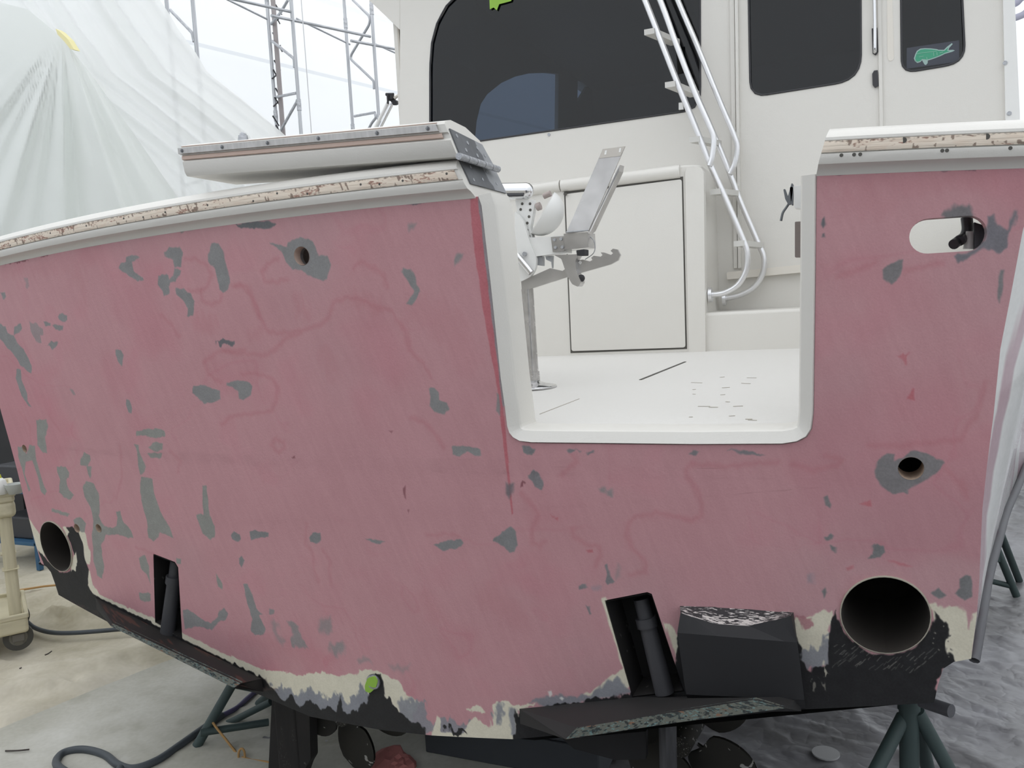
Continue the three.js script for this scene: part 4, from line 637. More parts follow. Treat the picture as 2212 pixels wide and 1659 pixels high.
{
  const m = part(boat, 'cockpit_floor', join([0, -0.04].map((dy) => loft([0, 1].map((k) => Array.from({ length: 25 }, (_, i) => { const t = i / 12 - 1; if (k) { const x = XC + 2.25 * t; return V3(x, FL(DW) + dy, -DW); } const x = XC + 1.76 * t, D = Dt(x, EYE - 0.36) + 0.12; return V3(x, FL(D) + dy, -D); }))))), M.deck, 'cream cockpit floor');
  const fl = (px, py) => { const r = ray(px, py); let D = 3; for (let i = 0; i < 20; i++) D = (FL(D) - EYE) / r[1]; return P(px, py, D).add(V3(0, 0.001, 0)); };
  part(m, 'hatch_seam', bar(fl(1383, 821), fl(1480, 782), 0.012, 0.003), M.crack); part(m, 'hatch_seam', bar(fl(1166, 895), fl(1251, 862), 0.003, 0.002), mat(new THREE.Color().setRGB(0.5, 0.47, 0.42), 0.9));
  const dirt = mat(new THREE.Color().setRGB(0.5, 0.46, 0.4), 0.9);
  for (let i = 0; i < 16; i++) { const x = 1480 + rnd() * 140, y = 815 + rnd() * 100, a = fl(x, y), b = fl(x + 5 + rnd() * 22, y - 1 + rnd() * 2); part(m, 'scuff', bar(a, b, 0.004 + rnd() * 0.006, 0.001), dirt); }
  // bulkhead: cabin aft wall with window and door openings cut out
  const pl = (l) => l.map(([x, y]) => { const p = P(x, y, DW); return new THREE.Vector2(p.x, p.y); });
  const wall = new THREE.Shape(pl([[790, -330], [800, 0], [864, 64], [864, 500], [864, 900], [2172, 800], [2172, 250], [2160, -330]]));
  const roundedV2 = (l, r) => rounded(l.map((p) => V3(p.x, p.y, 0)), r).map((p) => new THREE.Vector2(p.x, p.y));
  const winBig = roundedV2(pl([[929, 320], [929, -25], [1512, -115], [1513, 236]]), [0.02, 0.5, 0.02, 0.1]);
  const winDoor = roundedV2(pl([[1614, -190], [1621, 210], [1860, 172], [1858, -220]]), [0.06, 0.09, 0.13, 0.06]);
  const winSmall = roundedV2(pl([[1944, -200], [1948, 158], [2085, 135], [2068, -220]]), [0.05, 0.07, 0.09, 0.05]);
  wall.holes.push(...[winBig, winDoor, winSmall].map((h) => new THREE.Path(h)));
  const g = new THREE.ExtrudeGeometry(wall, { depth: 0.06, bevelEnabled: false, curveSegments: 4 }); g.translate(0, 0, -DW - 0.06);
  const bulk = part(boat, 'cabin_bulkhead', g, M.gel, 'cream aft wall of the cabin');
  const names = ['window', 'door_window', 'window'], labels = ['large dark tinted cabin window with rounded corner', 'dark tinted window of the cabin door', 'small dark tinted window with fish decal'];
  [winBig, winDoor, winSmall].forEach((h, i) => {
    const pg = new THREE.ShapeGeometry(new THREE.Shape(h)); pg.translate(0, 0, -DW - 0.012);
    const w = part(boat, names[i], pg, M.glass, labels[i]);
    const out = h.map((p) => V3(p.x, p.y, -DW + 0.001)); out.push(out[0].clone()); const c = new THREE.CatmullRomCurve3(out, false, 'catmullrom', 0); part(w, 'window_seal', new THREE.TubeGeometry(c, h.length * 3, 0.006, 6), M.seal, 'black rubber seal');
  });
  // cabin box behind the glass, with an arched windscreen at its forward end
  const X0 = P(864, 300, DW).x, X1 = P(2172, 250, DW).x, Y0 = EYE - 0.3, Y1 = EYE + 2.6, DE = 9.7;
  // port side of the cabin with its arched side window, seen through the tinted aft glass
  const onSide = (px, py) => { const r = ray(px, py), D = X0 / r[0]; return new THREE.Vector2(D, EYE + r[1] * D); };
  const sideShape = () => { const s = new THREE.Shape([[DW + 0.06, Y0], [DE, Y0], [DE, Y1], [DW + 0.06, Y1]].map(([x, y]) => new THREE.Vector2(x, y))); for (const l of [[[1020, 340], [1027, 262], [1036, 225], [1050, 204], [1080, 180], [1110, 166], [1145, 158], [1180, 157], [1205, 160], [1203, 330]], [[1244, 320], [1246, 174], [1270, 184], [1298, 203], [1318, 225], [1326, 250], [1328, 310]]]) s.holes.push(new THREE.Path(l.map(([x, y]) => onSide(x, y)))); return s; };
  const sideGeo = (x, th) => { const g = new THREE.ExtrudeGeometry(sideShape(), { depth: th, bevelEnabled: false }); g.rotateY(Math.PI / 2); g.translate(x, 0, 0); return g; };
  part(boat, 'cabin_side', sideGeo(X0 - 0.03, 0.03), M.gel, 'cream port cabin side with arched window'); part(boat, 'cabin_lining', sideGeo(X0 + 0.001, 0.01), M.cabin, 'cabin lining');
  part(boat, 'cabin_side', box(X1, (Y0 + Y1) / 2, -(DW + DE) / 2 - 0.04, 0.05, Y1 - Y0, DE - DW + 0.02, 0.004), M.gel);
  part(boat, 'cabin_interior', join([box((X0 + X1) / 2, (Y0 + Y1) / 2, -DE, X1 - X0, Y1 - Y0, 0.05), box((X0 + X1) / 2, Y0, -(DW + DE) / 2 - 0.05, X1 - X0, 0.04, DE - DW, 0.002), box((X0 + X1) / 2, Y1 - 0.08, -(DW + DE) / 2 - 0.05, X1 - X0 - 0.1, 0.02, DE - DW - 0.1, 0.002), box(X1 - 0.04, (Y0 + Y1) / 2, -(DW + DE) / 2, 0.02, Y1 - Y0, DE - DW - 0.1, 0.002)]), M.cabin, 'cabin interior');
  part(boat, 'cabin_roof', box((X0 + X1) / 2, Y1, -(DW + DE) / 2 + 0.1, X1 - X0 + 0.3, 0.1, DE - DW + 0.5, 0.02), M.gel);
  { const a = P(793, -4, DW), b = P(864, 64, DW), c = P(864, -330, DW), d = P(780, -330, DW); part(boat, 'roof_bracket', prism([a, b, c, d].map((p) => p.add(V3(-0.001, 0, 0.002))), V3(0, 0, -1.2)), M.gel, 'cream bracket under the roof overhang'); }
  { const q = [[2160, -330], [2172, 250], [2173, 330], [2205, 330], [2203, 245], [2178, -330]].map(([x, y]) => P(x, y, DW - 0.02)); const m2 = part(boat, 'corner_trim', prism(q, V3(0, 0, -0.08)), M.white, 'white corner strip of the cabin'); for (const [x, y] of [[2171, 136], [2180, 245]]) { const p = P(x, y, DW - 0.02); part(m2, 'screw', rod(p, p.clone().add(V3(0, 0, 0.004)), 0.011), M.galv); } }
  { const p = P(1186, 291, DW); part(bulk, 'screw', rod(p, p.clone().add(V3(0, 0, 0.004)), 0.010), M.galv); }
  // door: frame lines, handle, latch
  const door = part(boat, 'cabin_door', join([pxPrism([[1586, 580], [1572, -330], [1582, -330], [1594, 579]], DW - 0.001, -0.015), pxPrism([[1905, 560], [1890, -330], [1898, -330], [1912, 560]], DW - 0.001, -0.012), pxPrism([[1596, 580], [1584, -330], [1591, -330], [1602, 579]], DW - 0.001, -0.03)]), M.gel, 'cream cabin door frame');
  const hp = (x, y, o = 0.03) => P(x, y, DW - o);
  const grip = part(door, 'door_handle', tube([hp(1887, -60), hp(1889, 0), hp(1890, 60), hp(1890, 106), hp(1890, 114, 0.0)], 0.009), M.chrome, 'chrome grab handle'); part(grip, 'handle_recess', pxPrism([[1883, 62], [1895, 60], [1897, 112], [1892, 120], [1885, 116]], DW - 0.004, -0.004), M.seal);
  part(door, 'latch', pxPrism([[1884, 160], [1888, 153], [1896, 152], [1898, 186], [1890, 190], [1885, 184]], DW - 0.006, -0.006), M.seal, 'dark latch');
  part(bulk, 'stain', pxPrism([[1916, -20], [1927, -22], [1931, 128], [1922, 133], [1917, 126]], DW - 0.002, 0.004, 0.01), M.gelOld);
  // green tape on the big window and the fish decal on the small one
  part(boat, 'green_tape', pxPrism([[1056, -30], [1058, 20], [1066, 16], [1073, 22], [1078, 9], [1104, 2], [1112, -30]], DW - 0.004, 0.003), M.greenTape, 'green masking tape');
}
{ // fish decal on its clear sheet
  const q = (l) => l.map(([x, y]) => [1950 + x / 9.77, 80 + y / 9.77]), D = DW + 0.012;
  const f = q([[235, 450], [265, 360], [300, 290], [370, 245], [470, 235], [600, 240], [720, 255], [760, 270], [870, 270], [940, 200], [1035, 130], [1055, 148], [985, 225], [962, 275], [1060, 270], [1100, 285], [1040, 312], [890, 355], [800, 400], [700, 440], [600, 475], [530, 495], [526, 550], [490, 592], [460, 580], [430, 530], [410, 490], [370, 530], [310, 547], [260, 515]]);
  const e = q([[262, 450], [285, 370], [318, 305], [380, 265], [470, 255], [600, 260], [715, 275], [760, 290], [875, 292], [925, 250], [965, 218], [945, 270], [940, 290], [1000, 295], [885, 335], [790, 382], [690, 422], [590, 455], [515, 475], [480, 470], [410, 465], [365, 505], [310, 520], [275, 495]]);
  const m = part(boat, 'fish_decal', pxPrism(q([[85, 232], [1190, 70], [1192, 520], [82, 672]]), D - 0.0015, 0.0006), mat(new THREE.Color().setRGB(0.045, 0.05, 0.068), 0.35), 'green fish decal with pale outline on a clear sheet');
  part(m, 'decal_outline', pxPrism(f, D - 0.0022, 0.0005), mat(new THREE.Color().setRGB(0.34, 0.48, 0.45), 0.6)); part(m, 'decal_body', pxPrism(e, D - 0.0028, 0.0004), mat(new THREE.Color().setRGB(0.06, 0.33, 0.2), 0.6), 'green fish body');
  for (const l of [[[300, 362], [420, 335], [560, 320], [720, 297]], [[345, 422], [440, 405]], [[650, 320], [655, 400]], [[720, 320], [725, 385]], [[505, 425], [515, 485]], [[780, 335], [850, 318]], [[262, 500], [290, 512], [300, 500]]]) part(m, 'decal_line', tube(q(l).map(([x, y]) => P(x, y, D - 0.003)), 0.0016, 12, 0.5, 5), mat(new THREE.Color().setRGB(0.26, 0.52, 0.4), 0.6));
}
{ // locker: cabinet against the bulkhead, its door with dark gaps, rolled top edge
  const q = (x, y, o = 0) => P(x, y, DB - o), xr = P(1480, 600, DB).x, xlft = P(1010, 600, DB).x, yb = FL(DB), ytp = q(1222, 392).y, r = 0.09;
  const sh = new THREE.Shape(); sh.moveTo(xlft, DB); sh.lineTo(xr, DB); sh.absarc(xr, DB + r, r, -Math.PI / 2, 0, false); sh.lineTo(xr + r, DW - 0.002); sh.lineTo(xlft, DW - 0.002);
  const g = new THREE.ExtrudeGeometry(sh, { depth: ytp - yb, bevelEnabled: true, bevelSize: 0.012, bevelThickness: 0.012, bevelSegments: 3, curveSegments: 10 }); g.rotateX(-Math.PI / 2); g.translate(0, yb - 0.0, 0);
  const cab = part(boat, 'cockpit_locker', g, M.gel, 'cream moulded cockpit locker');
  const dl = q(1224, 420), dr = q(1474, 388), bl = q(1237, 758), br = q(1482, 750);
  part(cab, 'locker_door', prism(rounded([dl, dr, br, bl].map((p) => p.clone().add(V3(0, 0, 0.020))), 0.015), V3(0, 0, -0.02)), M.gel, 'flat cream locker door');
  const gp = [q(1220, 414), q(1476.5, 382), q(1485, 753.5), q(1234, 762.5)]; part(cab, 'door_gap', prism(gp.map((p) => p.clone().add(V3(0, 0, 0.0135))), V3(0, 0, -0.006)), M.crack, 'dark gap round the locker door');
  const ra = q(1060, 424), rb = q(1212, 402), rc = q(1215, 402), rd = q(1470, 371);
  part(cab, 'rolled_edge', join([rod(ra.clone().add(V3(-0.05, 0, 0.01)), rb.clone().add(V3(0, 0, 0.01)), 0.034), rod(rc.clone().add(V3(0, 0, 0.01)), rd.clone().add(V3(0, 0, 0.01)), 0.036)]), M.gel); 
  part(cab, 'locker_knob', rod(q(1221, 419, 0.012), q(1221, 419, 0.04), 0.01), M.crack);
  // right-hand corner post above the locker top
  part(cab, 'corner_post', creased(pxPrism([[1488, 775], [1480, 372], [1484, 362], [1492, 359], [1514, 362], [1520, 372], [1524, 772]], DB - 0.024, 0.06), 0.3), M.gel);
  // steps to the cabin door
  const st = (y0, y1, D0, D1, x0, x1) => box((x0 + x1) / 2, (y0 + y1) / 2, -(D0 + D1) / 2, x1 - x0, y1 - y0, D1 - D0, 0.02);
  const x0 = xr + 0.02, x1 = P(2140, 600, DB).x;
  const y1 = P(1620, 671, DB).y, y2 = P(1650, 584, DW).y;
  part(boat, 'step', st(FL(DB) - 0.02, y1, DB + 0.002, DW, x0, x1), M.gel, 'cream moulded step below the cabin door'); 
  const sill = part(boat, 'door_sill', pxPrism([[1570, 588], [1736, 571], [1900, 560], [1900, 578], [1736, 588], [1570, 604]], DW - 0.045, 0.05, 0.006), M.gelOld, 'cream door sill'); 
}
{ // fittings on the inside of the starboard gate post: mounting block with grey lever clip, brown strip
  const D = 2.46, q = (l, D0, th) => pxPrism(l, D0, th, 0.003);
  const b = part(boat, 'latch_block', q([[1713, 402], [1734, 401], [1734, 450], [1716, 449]], D, 0.05), M.white, 'white block inside the gate post');
  part(b, 'lever_clip', join([q([[1692, 409], [1696, 408], [1702, 424], [1710, 395], [1714, 398], [1710, 432], [1707, 443], [1702, 441], [1696, 430]], D - 0.002, 0.014), q([[1706, 404], [1713, 404], [1713, 443], [1709, 443]], D - 0.002, 0.02), tube([[1704, 440], [1698, 449], [1691, 460], [1687, 477]].map(([x, y]) => P(x, y, D + 0.005)), 0.0035)]), mat(new THREE.Color().setRGB(0.16, 0.17, 0.18), 0.5, 0.4), 'grey lever clip');
  part(boat, 'latch_strip', q([[1717, 479], [1734, 478], [1734, 556], [1717, 556]], D, 0.02), mat(new THREE.Color().setRGB(0.24, 0.2, 0.185), 0.6), 'brown strip inside the gate post');
}
{ // fittings inside the oval hawse hole
  const D = 2.44, p = (x, y, d = 0) => P(x, y, D + d), dk = mat(new THREE.Color().setRGB(0.10, 0.10, 0.11), 0.4, 0.5);
  part(boat, 'hose_fitting', join([tube([p(2072, 520, -0.04), p(2084, 511), p(2090, 495), p(2088, 470)], 0.014, 30), rod(p(2082, 512), p(2060, 528, -0.05), 0.013, 0.013)]), dk, 'dark hose fitting inside the oval hole');
  part(boat, 'hose_fitting', rod(p(2096, 500, -0.02), p(2092, 538, -0.02), 0.010, 0.013), M.white, 'pale upright stub inside the oval hole');
  part(boat, 'hawse_plate', prism([[2105, 480], [2135, 490], [2137, 530], [2105, 540]].map(([x, y]) => P(x, y, 2.4)), V3(0, 0, -0.02)), dk);
}
{ // flybridge ladder: leans athwartships, rails one behind the other
  const near = 4.68, far = 5.0, lad = new THREE.Group(); lad.name = 'ladder'; lad.userData.label = 'silver tube ladder with handrails up to the roof'; boat.add(lad); origins.set(lad, origins.get(boat));
  const A = (l, D) => l.map(([x, y]) => P(x, y, D));
  const r1 = [[1325, -165], [1393, 0], [1431, 97], [1464, 181], [1502, 274], [1536, 359], [1566, 426], [1606, 520], [1614, 548], [1612, 582], [1595, 614], [1566, 632], [1536, 637]];
  const r2 = [[1365, -150], [1425, 0], [1462, 97], [1490, 170], [1553, 316], [1582, 388], [1599, 434], [1637, 523], [1650, 556], [1648, 590], [1629, 620], [1599, 637], [1566, 645]];
  const h1 = [[1355, -170], [1426, 0], [1460, 93], [1502, 202], [1532, 270], [1542, 299], [1539, 337], [1533, 358]], h2 = [[1395, -170], [1464, 0], [1507, 101], [1557, 224], [1587, 295], [1593, 321], [1587, 354], [1577, 376]];
  part(lad, 'rail', tube(A(r1, near), 0.0165, 120), M.alu); part(lad, 'rail', tube(A(r2, far), 0.0165, 120), M.alu);
  part(lad, 'handrail', tube(A(h1, near - 0.02), 0.0155, 90), M.alu); part(lad, 'handrail', tube(A(h2, far - 0.02), 0.0155, 90), M.alu);
  for (const [a, b] of [[[1402, 62], [1458, 86]], [[1447, 176], [1500, 198]], [[1500, 295], [1548, 305]], [[1545, 408], [1590, 413]], [[1596, 520], [1640, 525]]]) {
    const p = P(a[0], a[1], near - 0.02), q = P(b[0], b[1], far + 0.03), d = q.clone().sub(p); const w = V3(0.028, 0.0, 0);
    part(lad, 'rung', prism([p.clone().sub(w), p.clone().add(w), q.clone().add(w), q.clone().sub(w)], V3(0, -0.03, 0)), mat(new THREE.Color().setRGB(0.62, 0.61, 0.58), 0.6));
  }
  for (const [x, y, D] of [[1536, 637, near], [1566, 645, far]]) { const p = P(x, y, D); part(lad, 'foot_flange', rod(p.clone().add(V3(-0.012, 0, 0)), p.clone().add(V3(0.006, 0, 0)), 0.042, 0.04, 20), M.alu); }
  { const p = P(1470, 229, DW - 0.01); part(lad, 'bracket', pxPrism([[1466, 222], [1475, 221], [1476, 236], [1466, 237]], DW - 0.02, 0.02), M.white); }
}
{ // rod and fitting standing on the port side deck, dark clamp on top
  const D = 5.4, p = (x, y, d = 0) => P(x, y, D + d);
  const t = thing('rod_stand', 'pair of white poles in a black clamp against the cabin corner', 'pole', V3(P(760, 380, D).x, EYE + 0.41, -D));
  const foot = (a, b) => { const k = (EYE + 0.41 - a.y) / (b.y - a.y); return a.clone().lerp(b, k); };
  part(t, 'pole', rod(p(838, 222), foot(p(838, 222), p(806, 285)), 0.013), M.white); part(t, 'pole', rod(p(848, 222), foot(p(848, 222), p(814, 290)), 0.013), M.chrome);
  part(t, 'clamp', join([box(...p(845, 212).toArray(), 0.05, 0.03, 0.05), rod(p(838, 205), p(852, 222), 0.014), rod(p(834, 204), p(850, 204), 0.011), rod(p(852, 222, -0.04), p(856, 222, 0.02), 0.018), rod(p(838, 224, -0.03), p(838, 204, -0.03), 0.008)]), M.rubber, 'black clamp');
  part(t, 'pole_end', rod(p(852, 212), p(868, 200), 0.012, 0.008), M.gelOld);
}
// running gear under the hull
{
  const blade = (hub, ang, R, w) => { const rows = []; for (let j = 0; j <= 12; j++) { const t = j / 12, r = 0.05 + (R - 0.05) * t, c = w * Math.sqrt(Math.max(0.0, 1 - ((t - 0.55) / 0.46) ** 2)) + (t < 1 ? 0.012 : 0.0), row = []; for (let i = 0; i <= 10; i++) { const s = (i / 10 - 0.5) * 2 * c, tw = 0.5 - 0.25 * t, a = ang + s * Math.cos(tw) * 1.0 / Math.max(r, 0.09); row.push(V3(hub.x + r * Math.sin(a), hub.y - r * Math.cos(a), hub.z + s * Math.sin(tw))); } rows.push(row); } return join([loft(rows), loft(rows.map((q) => q.map((p) => p.clone().add(V3(0, 0, -0.012)))))]); };
  const prop = (hub, label, a0) => { const m = part(boat, 'propeller', join([rod(hub.clone().add(V3(0, 0, 0.09)), hub.clone().add(V3(0, 0, -0.1)), 0.035, 0.05), rod(hub.clone().add(V3(0, 0, -0.1)), hub.clone().add(V3(0, 0.16, -1.3)), 0.022)]), M.barnacle, label); for (let k = 0; k < 4; k++) part(m, 'blade', blade(hub, a0 + k * Math.PI / 2, 0.265, 0.125), M.barnacle); };
  const hubL = P(762, 1530, 2.72), hubR = P(1480, 1585, 2.62);
  prop(hubL, 'dark propeller with barnacle specks', 0.0); prop(hubR, 'dark propeller with barnacle specks', 0.9);
  const rp = P(1442, 1560, 2.45); part(boat, 'rudder_post', rod(V3(rp.x, EYE - 1.3, rp.z), V3(rp.x - 0.01, 0.12, rp.z), 0.028, 0.026), mat(0xffffff, 0.7, 0.2, { map: dataTexture(64, 256, (u, v) => { const k = 50 + fbm(u * 12, v * 3, 3) * 50; return [k, k, k + 3]; }) }), 'bare metal rudder post');
  const rb = P(1350, 1600, 2.56); part(boat, 'rudder_blade', prism([[1215, 1596], [1395, 1580], [1395, 1640], [1330, 1642], [1240, 1618]].map(([x, y]) => P(x, y, 2.5)), V3(0.0, 0, -0.03)), M.black);
  const kl = [V3(XC + 0.04, EYE - 1.4, -2.6), V3(XC + 0.04, 0.12, -2.75), V3(XC + 0.04, 0.12, -8), V3(XC + 0.04, EYE - 1.35, -8)]; 
  // transom drain with green tape plug
  const dr = onTransom(806, 1478), c = S(dr[0], dr[1], 0); const m = part(boat, 'drain_fitting', (() => { const g = new THREE.TorusGeometry(0.021, 0.006, 10, 24); g.translate(c.x + 0.006, c.y + 0.012, c.z + 0.006); return g; })(), M.greyPlate, 'grey drain ring');
  part(m, 'tape_plug', prism(rounded([[798, 1462], [812, 1458], [820, 1468], [816, 1482], [803, 1494], [793, 1490], [792, 1478]].map(([x, y]) => { const q = onTransom(x, y); return S(q[0], q[1], 0.012); }), 0.006), V3(0, 0, -0.01)), M.greenTape, 'green tape plug');
}

// ------------------------------------------------------------------ fighting chair in the cockpit
{
  const D = 3.2, z = (x, y) => [1080 + x / 5.925, 360 + y / 5.925], q = (x, y, o = 0) => { const [a, b] = z(x, y); return P(a, b, D - o); };
  const pr = (l, o, th, r = 0) => prism(rounded(l.map(([x, y]) => q(x, y, o)), r), V3(0, 0, -th));
  const f0 = P(1151, 832, D), by = FL(D); const c = thing('fighting_chair', 'white and steel fishing fighting chair on a pedestal in the cockpit', 'chair', V3(f0.x, by, f0.z));
  const fx = f0.x, fz = f0.z, topY = P(1139, 635, D).y;
  const base = new THREE.LatheGeometry([[0.0005, 0.03], [0.03, 0.034], [0.034, 0.026], [0.06, 0.018], [0.098, 0.010], [0.102, 0.0], [0.0005, 0]].map(([a, b]) => new THREE.Vector2(a, b)), 32); base.translate(fx, by, fz);
  part(c, 'base_flange', base, M.chrome, 'polished round base flange'); part(c, 'pedestal', join([rod(V3(fx, by + 0.02, fz), V3(fx - 0.004, topY + 0.02, fz), 0.027), rod(V3(fx, by + 0.02, fz), V3(fx, by + 0.07, fz), 0.031)]), M.steel);
  const a = q(-250, 320), b = q(330, 312); const cap = new THREE.SphereGeometry(0.034, 20, 12); cap.translate(b.x, b.y, b.z);
  part(c, 'armrest', join([rod(a, b, 0.034, 0.034, 24), cap]), M.chrome, 'polished round-ended arm'); part(c, 'armrest_trim', rod(q(-150, 375, 0.036), q(300, 362, 0.036), 0.006), M.seal);
  const plate = part(c, 'perforated_plate', pr([[195, 425], [425, 420], [440, 500], [385, 780], [420, 915], [330, 900], [225, 610]], 0.0, 0.03, 0.006), M.white, 'white plate drilled with a row of holes');
  for (const [x, y] of [[285, 475], [265, 548], [385, 475], [388, 555], [372, 640], [350, 722], [348, 812], [372, 892]]) { const p = q(x, y, 0.0005); part(plate, 'hole', rod(p, p.clone().add(V3(0, 0, 0.001)), 0.0058, 0.0058, 14), M.crack); }
  { const g = new THREE.SphereGeometry(0.096, 32, 16, 0, Math.PI * 2, 0, Math.PI / 2); g.scale(1, 0.9, 1); g.applyQuaternion(new THREE.Quaternion().setFromUnitVectors(V3(0, 1, 0), V3(0.72, -0.52, -0.36).normalize())); const o = q(545, 590, -0.02); g.translate(o.x, o.y, o.z); const d = new THREE.CircleGeometry(0.095, 28); d.applyQuaternion(new THREE.Quaternion().setFromUnitVectors(V3(0, 0, 1), V3(-0.72, 0.52, 0.36).normalize())); d.translate(o.x, o.y, o.z);
    const bowl = part(c, 'bucket', join([g, d]), M.white, 'white domed bucket under the arm'); part(bowl, 'bracket', join([rod(q(560, 380), q(650, 340), 0.012), rod(q(470, 520), q(520, 500), 0.016)]), mat(new THREE.Color().setRGB(0.4, 0.34, 0.32), 0.5, 0.3)); }
  part(c, 'beam', pr([[340, 912], [840, 878], [840, 1100], [440, 1150]], 0.02, 0.08, 0.004), M.white, 'white box beam');
  const bp = part(c, 'bolt_plate', pr([[650, 900], [815, 888], [828, 1078], [676, 1094]], 0.028, 0.008, 0.002), M.steel);
  for (const [x, y] of [[700, 935], [785, 925], [712, 1035], [800, 1030]]) { const p = q(x, y, 0.028); part(bp, 'bolt', rod(p, p.clone().add(V3(0, 0, 0.006)), 0.007, 0.007, 6), M.galv); }
  part(c, 'socket_box', pr([[815, 858], [1120, 836], [1130, 1035], [828, 1066]], 0.035, 0.1, 0.002), M.steel, 'stainless socket');
  { const w = (x, y, o) => P(x, y, D - o), blade = part(c, 'footrest_arm', prism([w(1222, 505, 0.04), w(1271, 499, 0.04), w(1350, 316, 0.0), w(1302, 322, 0.0)], V3(0, 0, -0.008)), M.steel, 'slanted flat stainless arm');
    part(blade, 'side_flange', prism([w(1270, 505, 0.042), w(1274, 494, 0.042), w(1329, 374, 0.012), w(1333, 362, 0.008), w(1339, 356, 0.008), w(1337, 370, 0.008), w(1277, 498, 0.042)], V3(0.006, 0, -0.04)), M.steel);
    part(blade, 'end_band', prism([w(1294, 342, 0.006), w(1340, 337, 0.006), w(1350, 316, 0.002), w(1302, 322, 0.002)], V3(0, 0, -0.006)), mat(new THREE.Color().setRGB(0.5, 0.47, 0.43), 0.5, 0.7));
    for (const [x, y] of [[1307, 329], [1338, 324]]) part(blade, 'slot', prism([w(x - 1.5, y + 5, 0.0055), w(x + 2.5, y + 4.5, 0.0055), w(x + 4, y - 4.5, 0.004), w(x, y - 4, 0.004)], V3(0, 0, -0.001)), M.white);
    part(blade, 'weld_line', bar(q(845, 838, 0.045), q(1125, 815, 0.045), 0.004, 0.006), M.galv); }
  part(c, 'notched_rack', pr([[270, 1465], [640, 1300], [800, 1335], [980, 1200], [1060, 1190], [1150, 1212], [1182, 1195], [1168, 1165], [1200, 1140], [1290, 1152], [1312, 1130], [1288, 1097], [1330, 1098], [1420, 1130], [1447, 1108], [1415, 1076], [1445, 1050], [1505, 1060], [1540, 1130], [1510, 1200], [1420, 1250], [1000, 1370], [280, 1600]], 0.02, 0.014), M.steel, 'toothed stainless rack');
  part(c, 'rack_hole', pr([[1000, 1225], [1025, 1200], [1052, 1225], [1030, 1255]], 0.0206, 0.002, 0.003), M.white);
  part(c, 'hook_bracket', pr([[690, 1130], [1010, 1120], [965, 1200], [975, 1330], [1038, 1480], [1000, 1540], [925, 1505], [860, 1400], [785, 1180]], 0.05, 0.05, 0.006), M.steel, 'curved stainless hook');
  part(c, 'stop_pad', pr([[975, 1070], [1085, 1055], [1085, 1135], [985, 1140]], 0.055, 0.05, 0.004), M.rubber); { const p = q(1040, 1428, 0.03); const g = new THREE.SphereGeometry(0.015, 16, 10); g.translate(p.x, p.y, p.z); part(c, 'knob', g, M.rubber); }
  part(c, 'under_bracket', join([pr([[470, 1150], [540, 1150], [540, 1270], [470, 1260]], 0.0, 0.03), pr([[580, 1145], [670, 1140], [665, 1300], [655, 1220], [590, 1190]], 0.0, 0.02)]), M.galv);
  part(c, 'wire_loop', tube([q(1130, 870), q(1195, 940), q(1218, 1020), q(1195, 1110), q(1090, 1188)], 0.0018, 30, 0.5, 6), M.galv);
  part(c, 'side_plate', pr([[190, 560], [300, 700], [380, 960], [465, 1180], [455, 1300], [400, 1400], [270, 1470], [180, 1470]], 0.03, 0.02, 0.012), M.white, 'white rounded side plate'); part(c, 'pivot_tube', rod(q(215, 1130, 0.05), q(400, 1360, 0.05), 0.014), M.chrome); { const p = q(320, 1118, 0.034); part(c, 'pivot_bolt', rod(p, p.clone().add(V3(0, 0, 0.008)), 0.009), M.galv); }
  part(c, 'seat', box(P(1000, 480, D).x - 0.1, P(1000, 560, D).y, -D - 0.1, 0.42, 0.06, 0.45, 0.02), M.white); part(c, 'backrest', box(P(1000, 480, D).x - 0.3, P(1000, 480, D).y + 0.12, -D - 0.1, 0.05, 0.4, 0.45, 0.02), M.white);
}

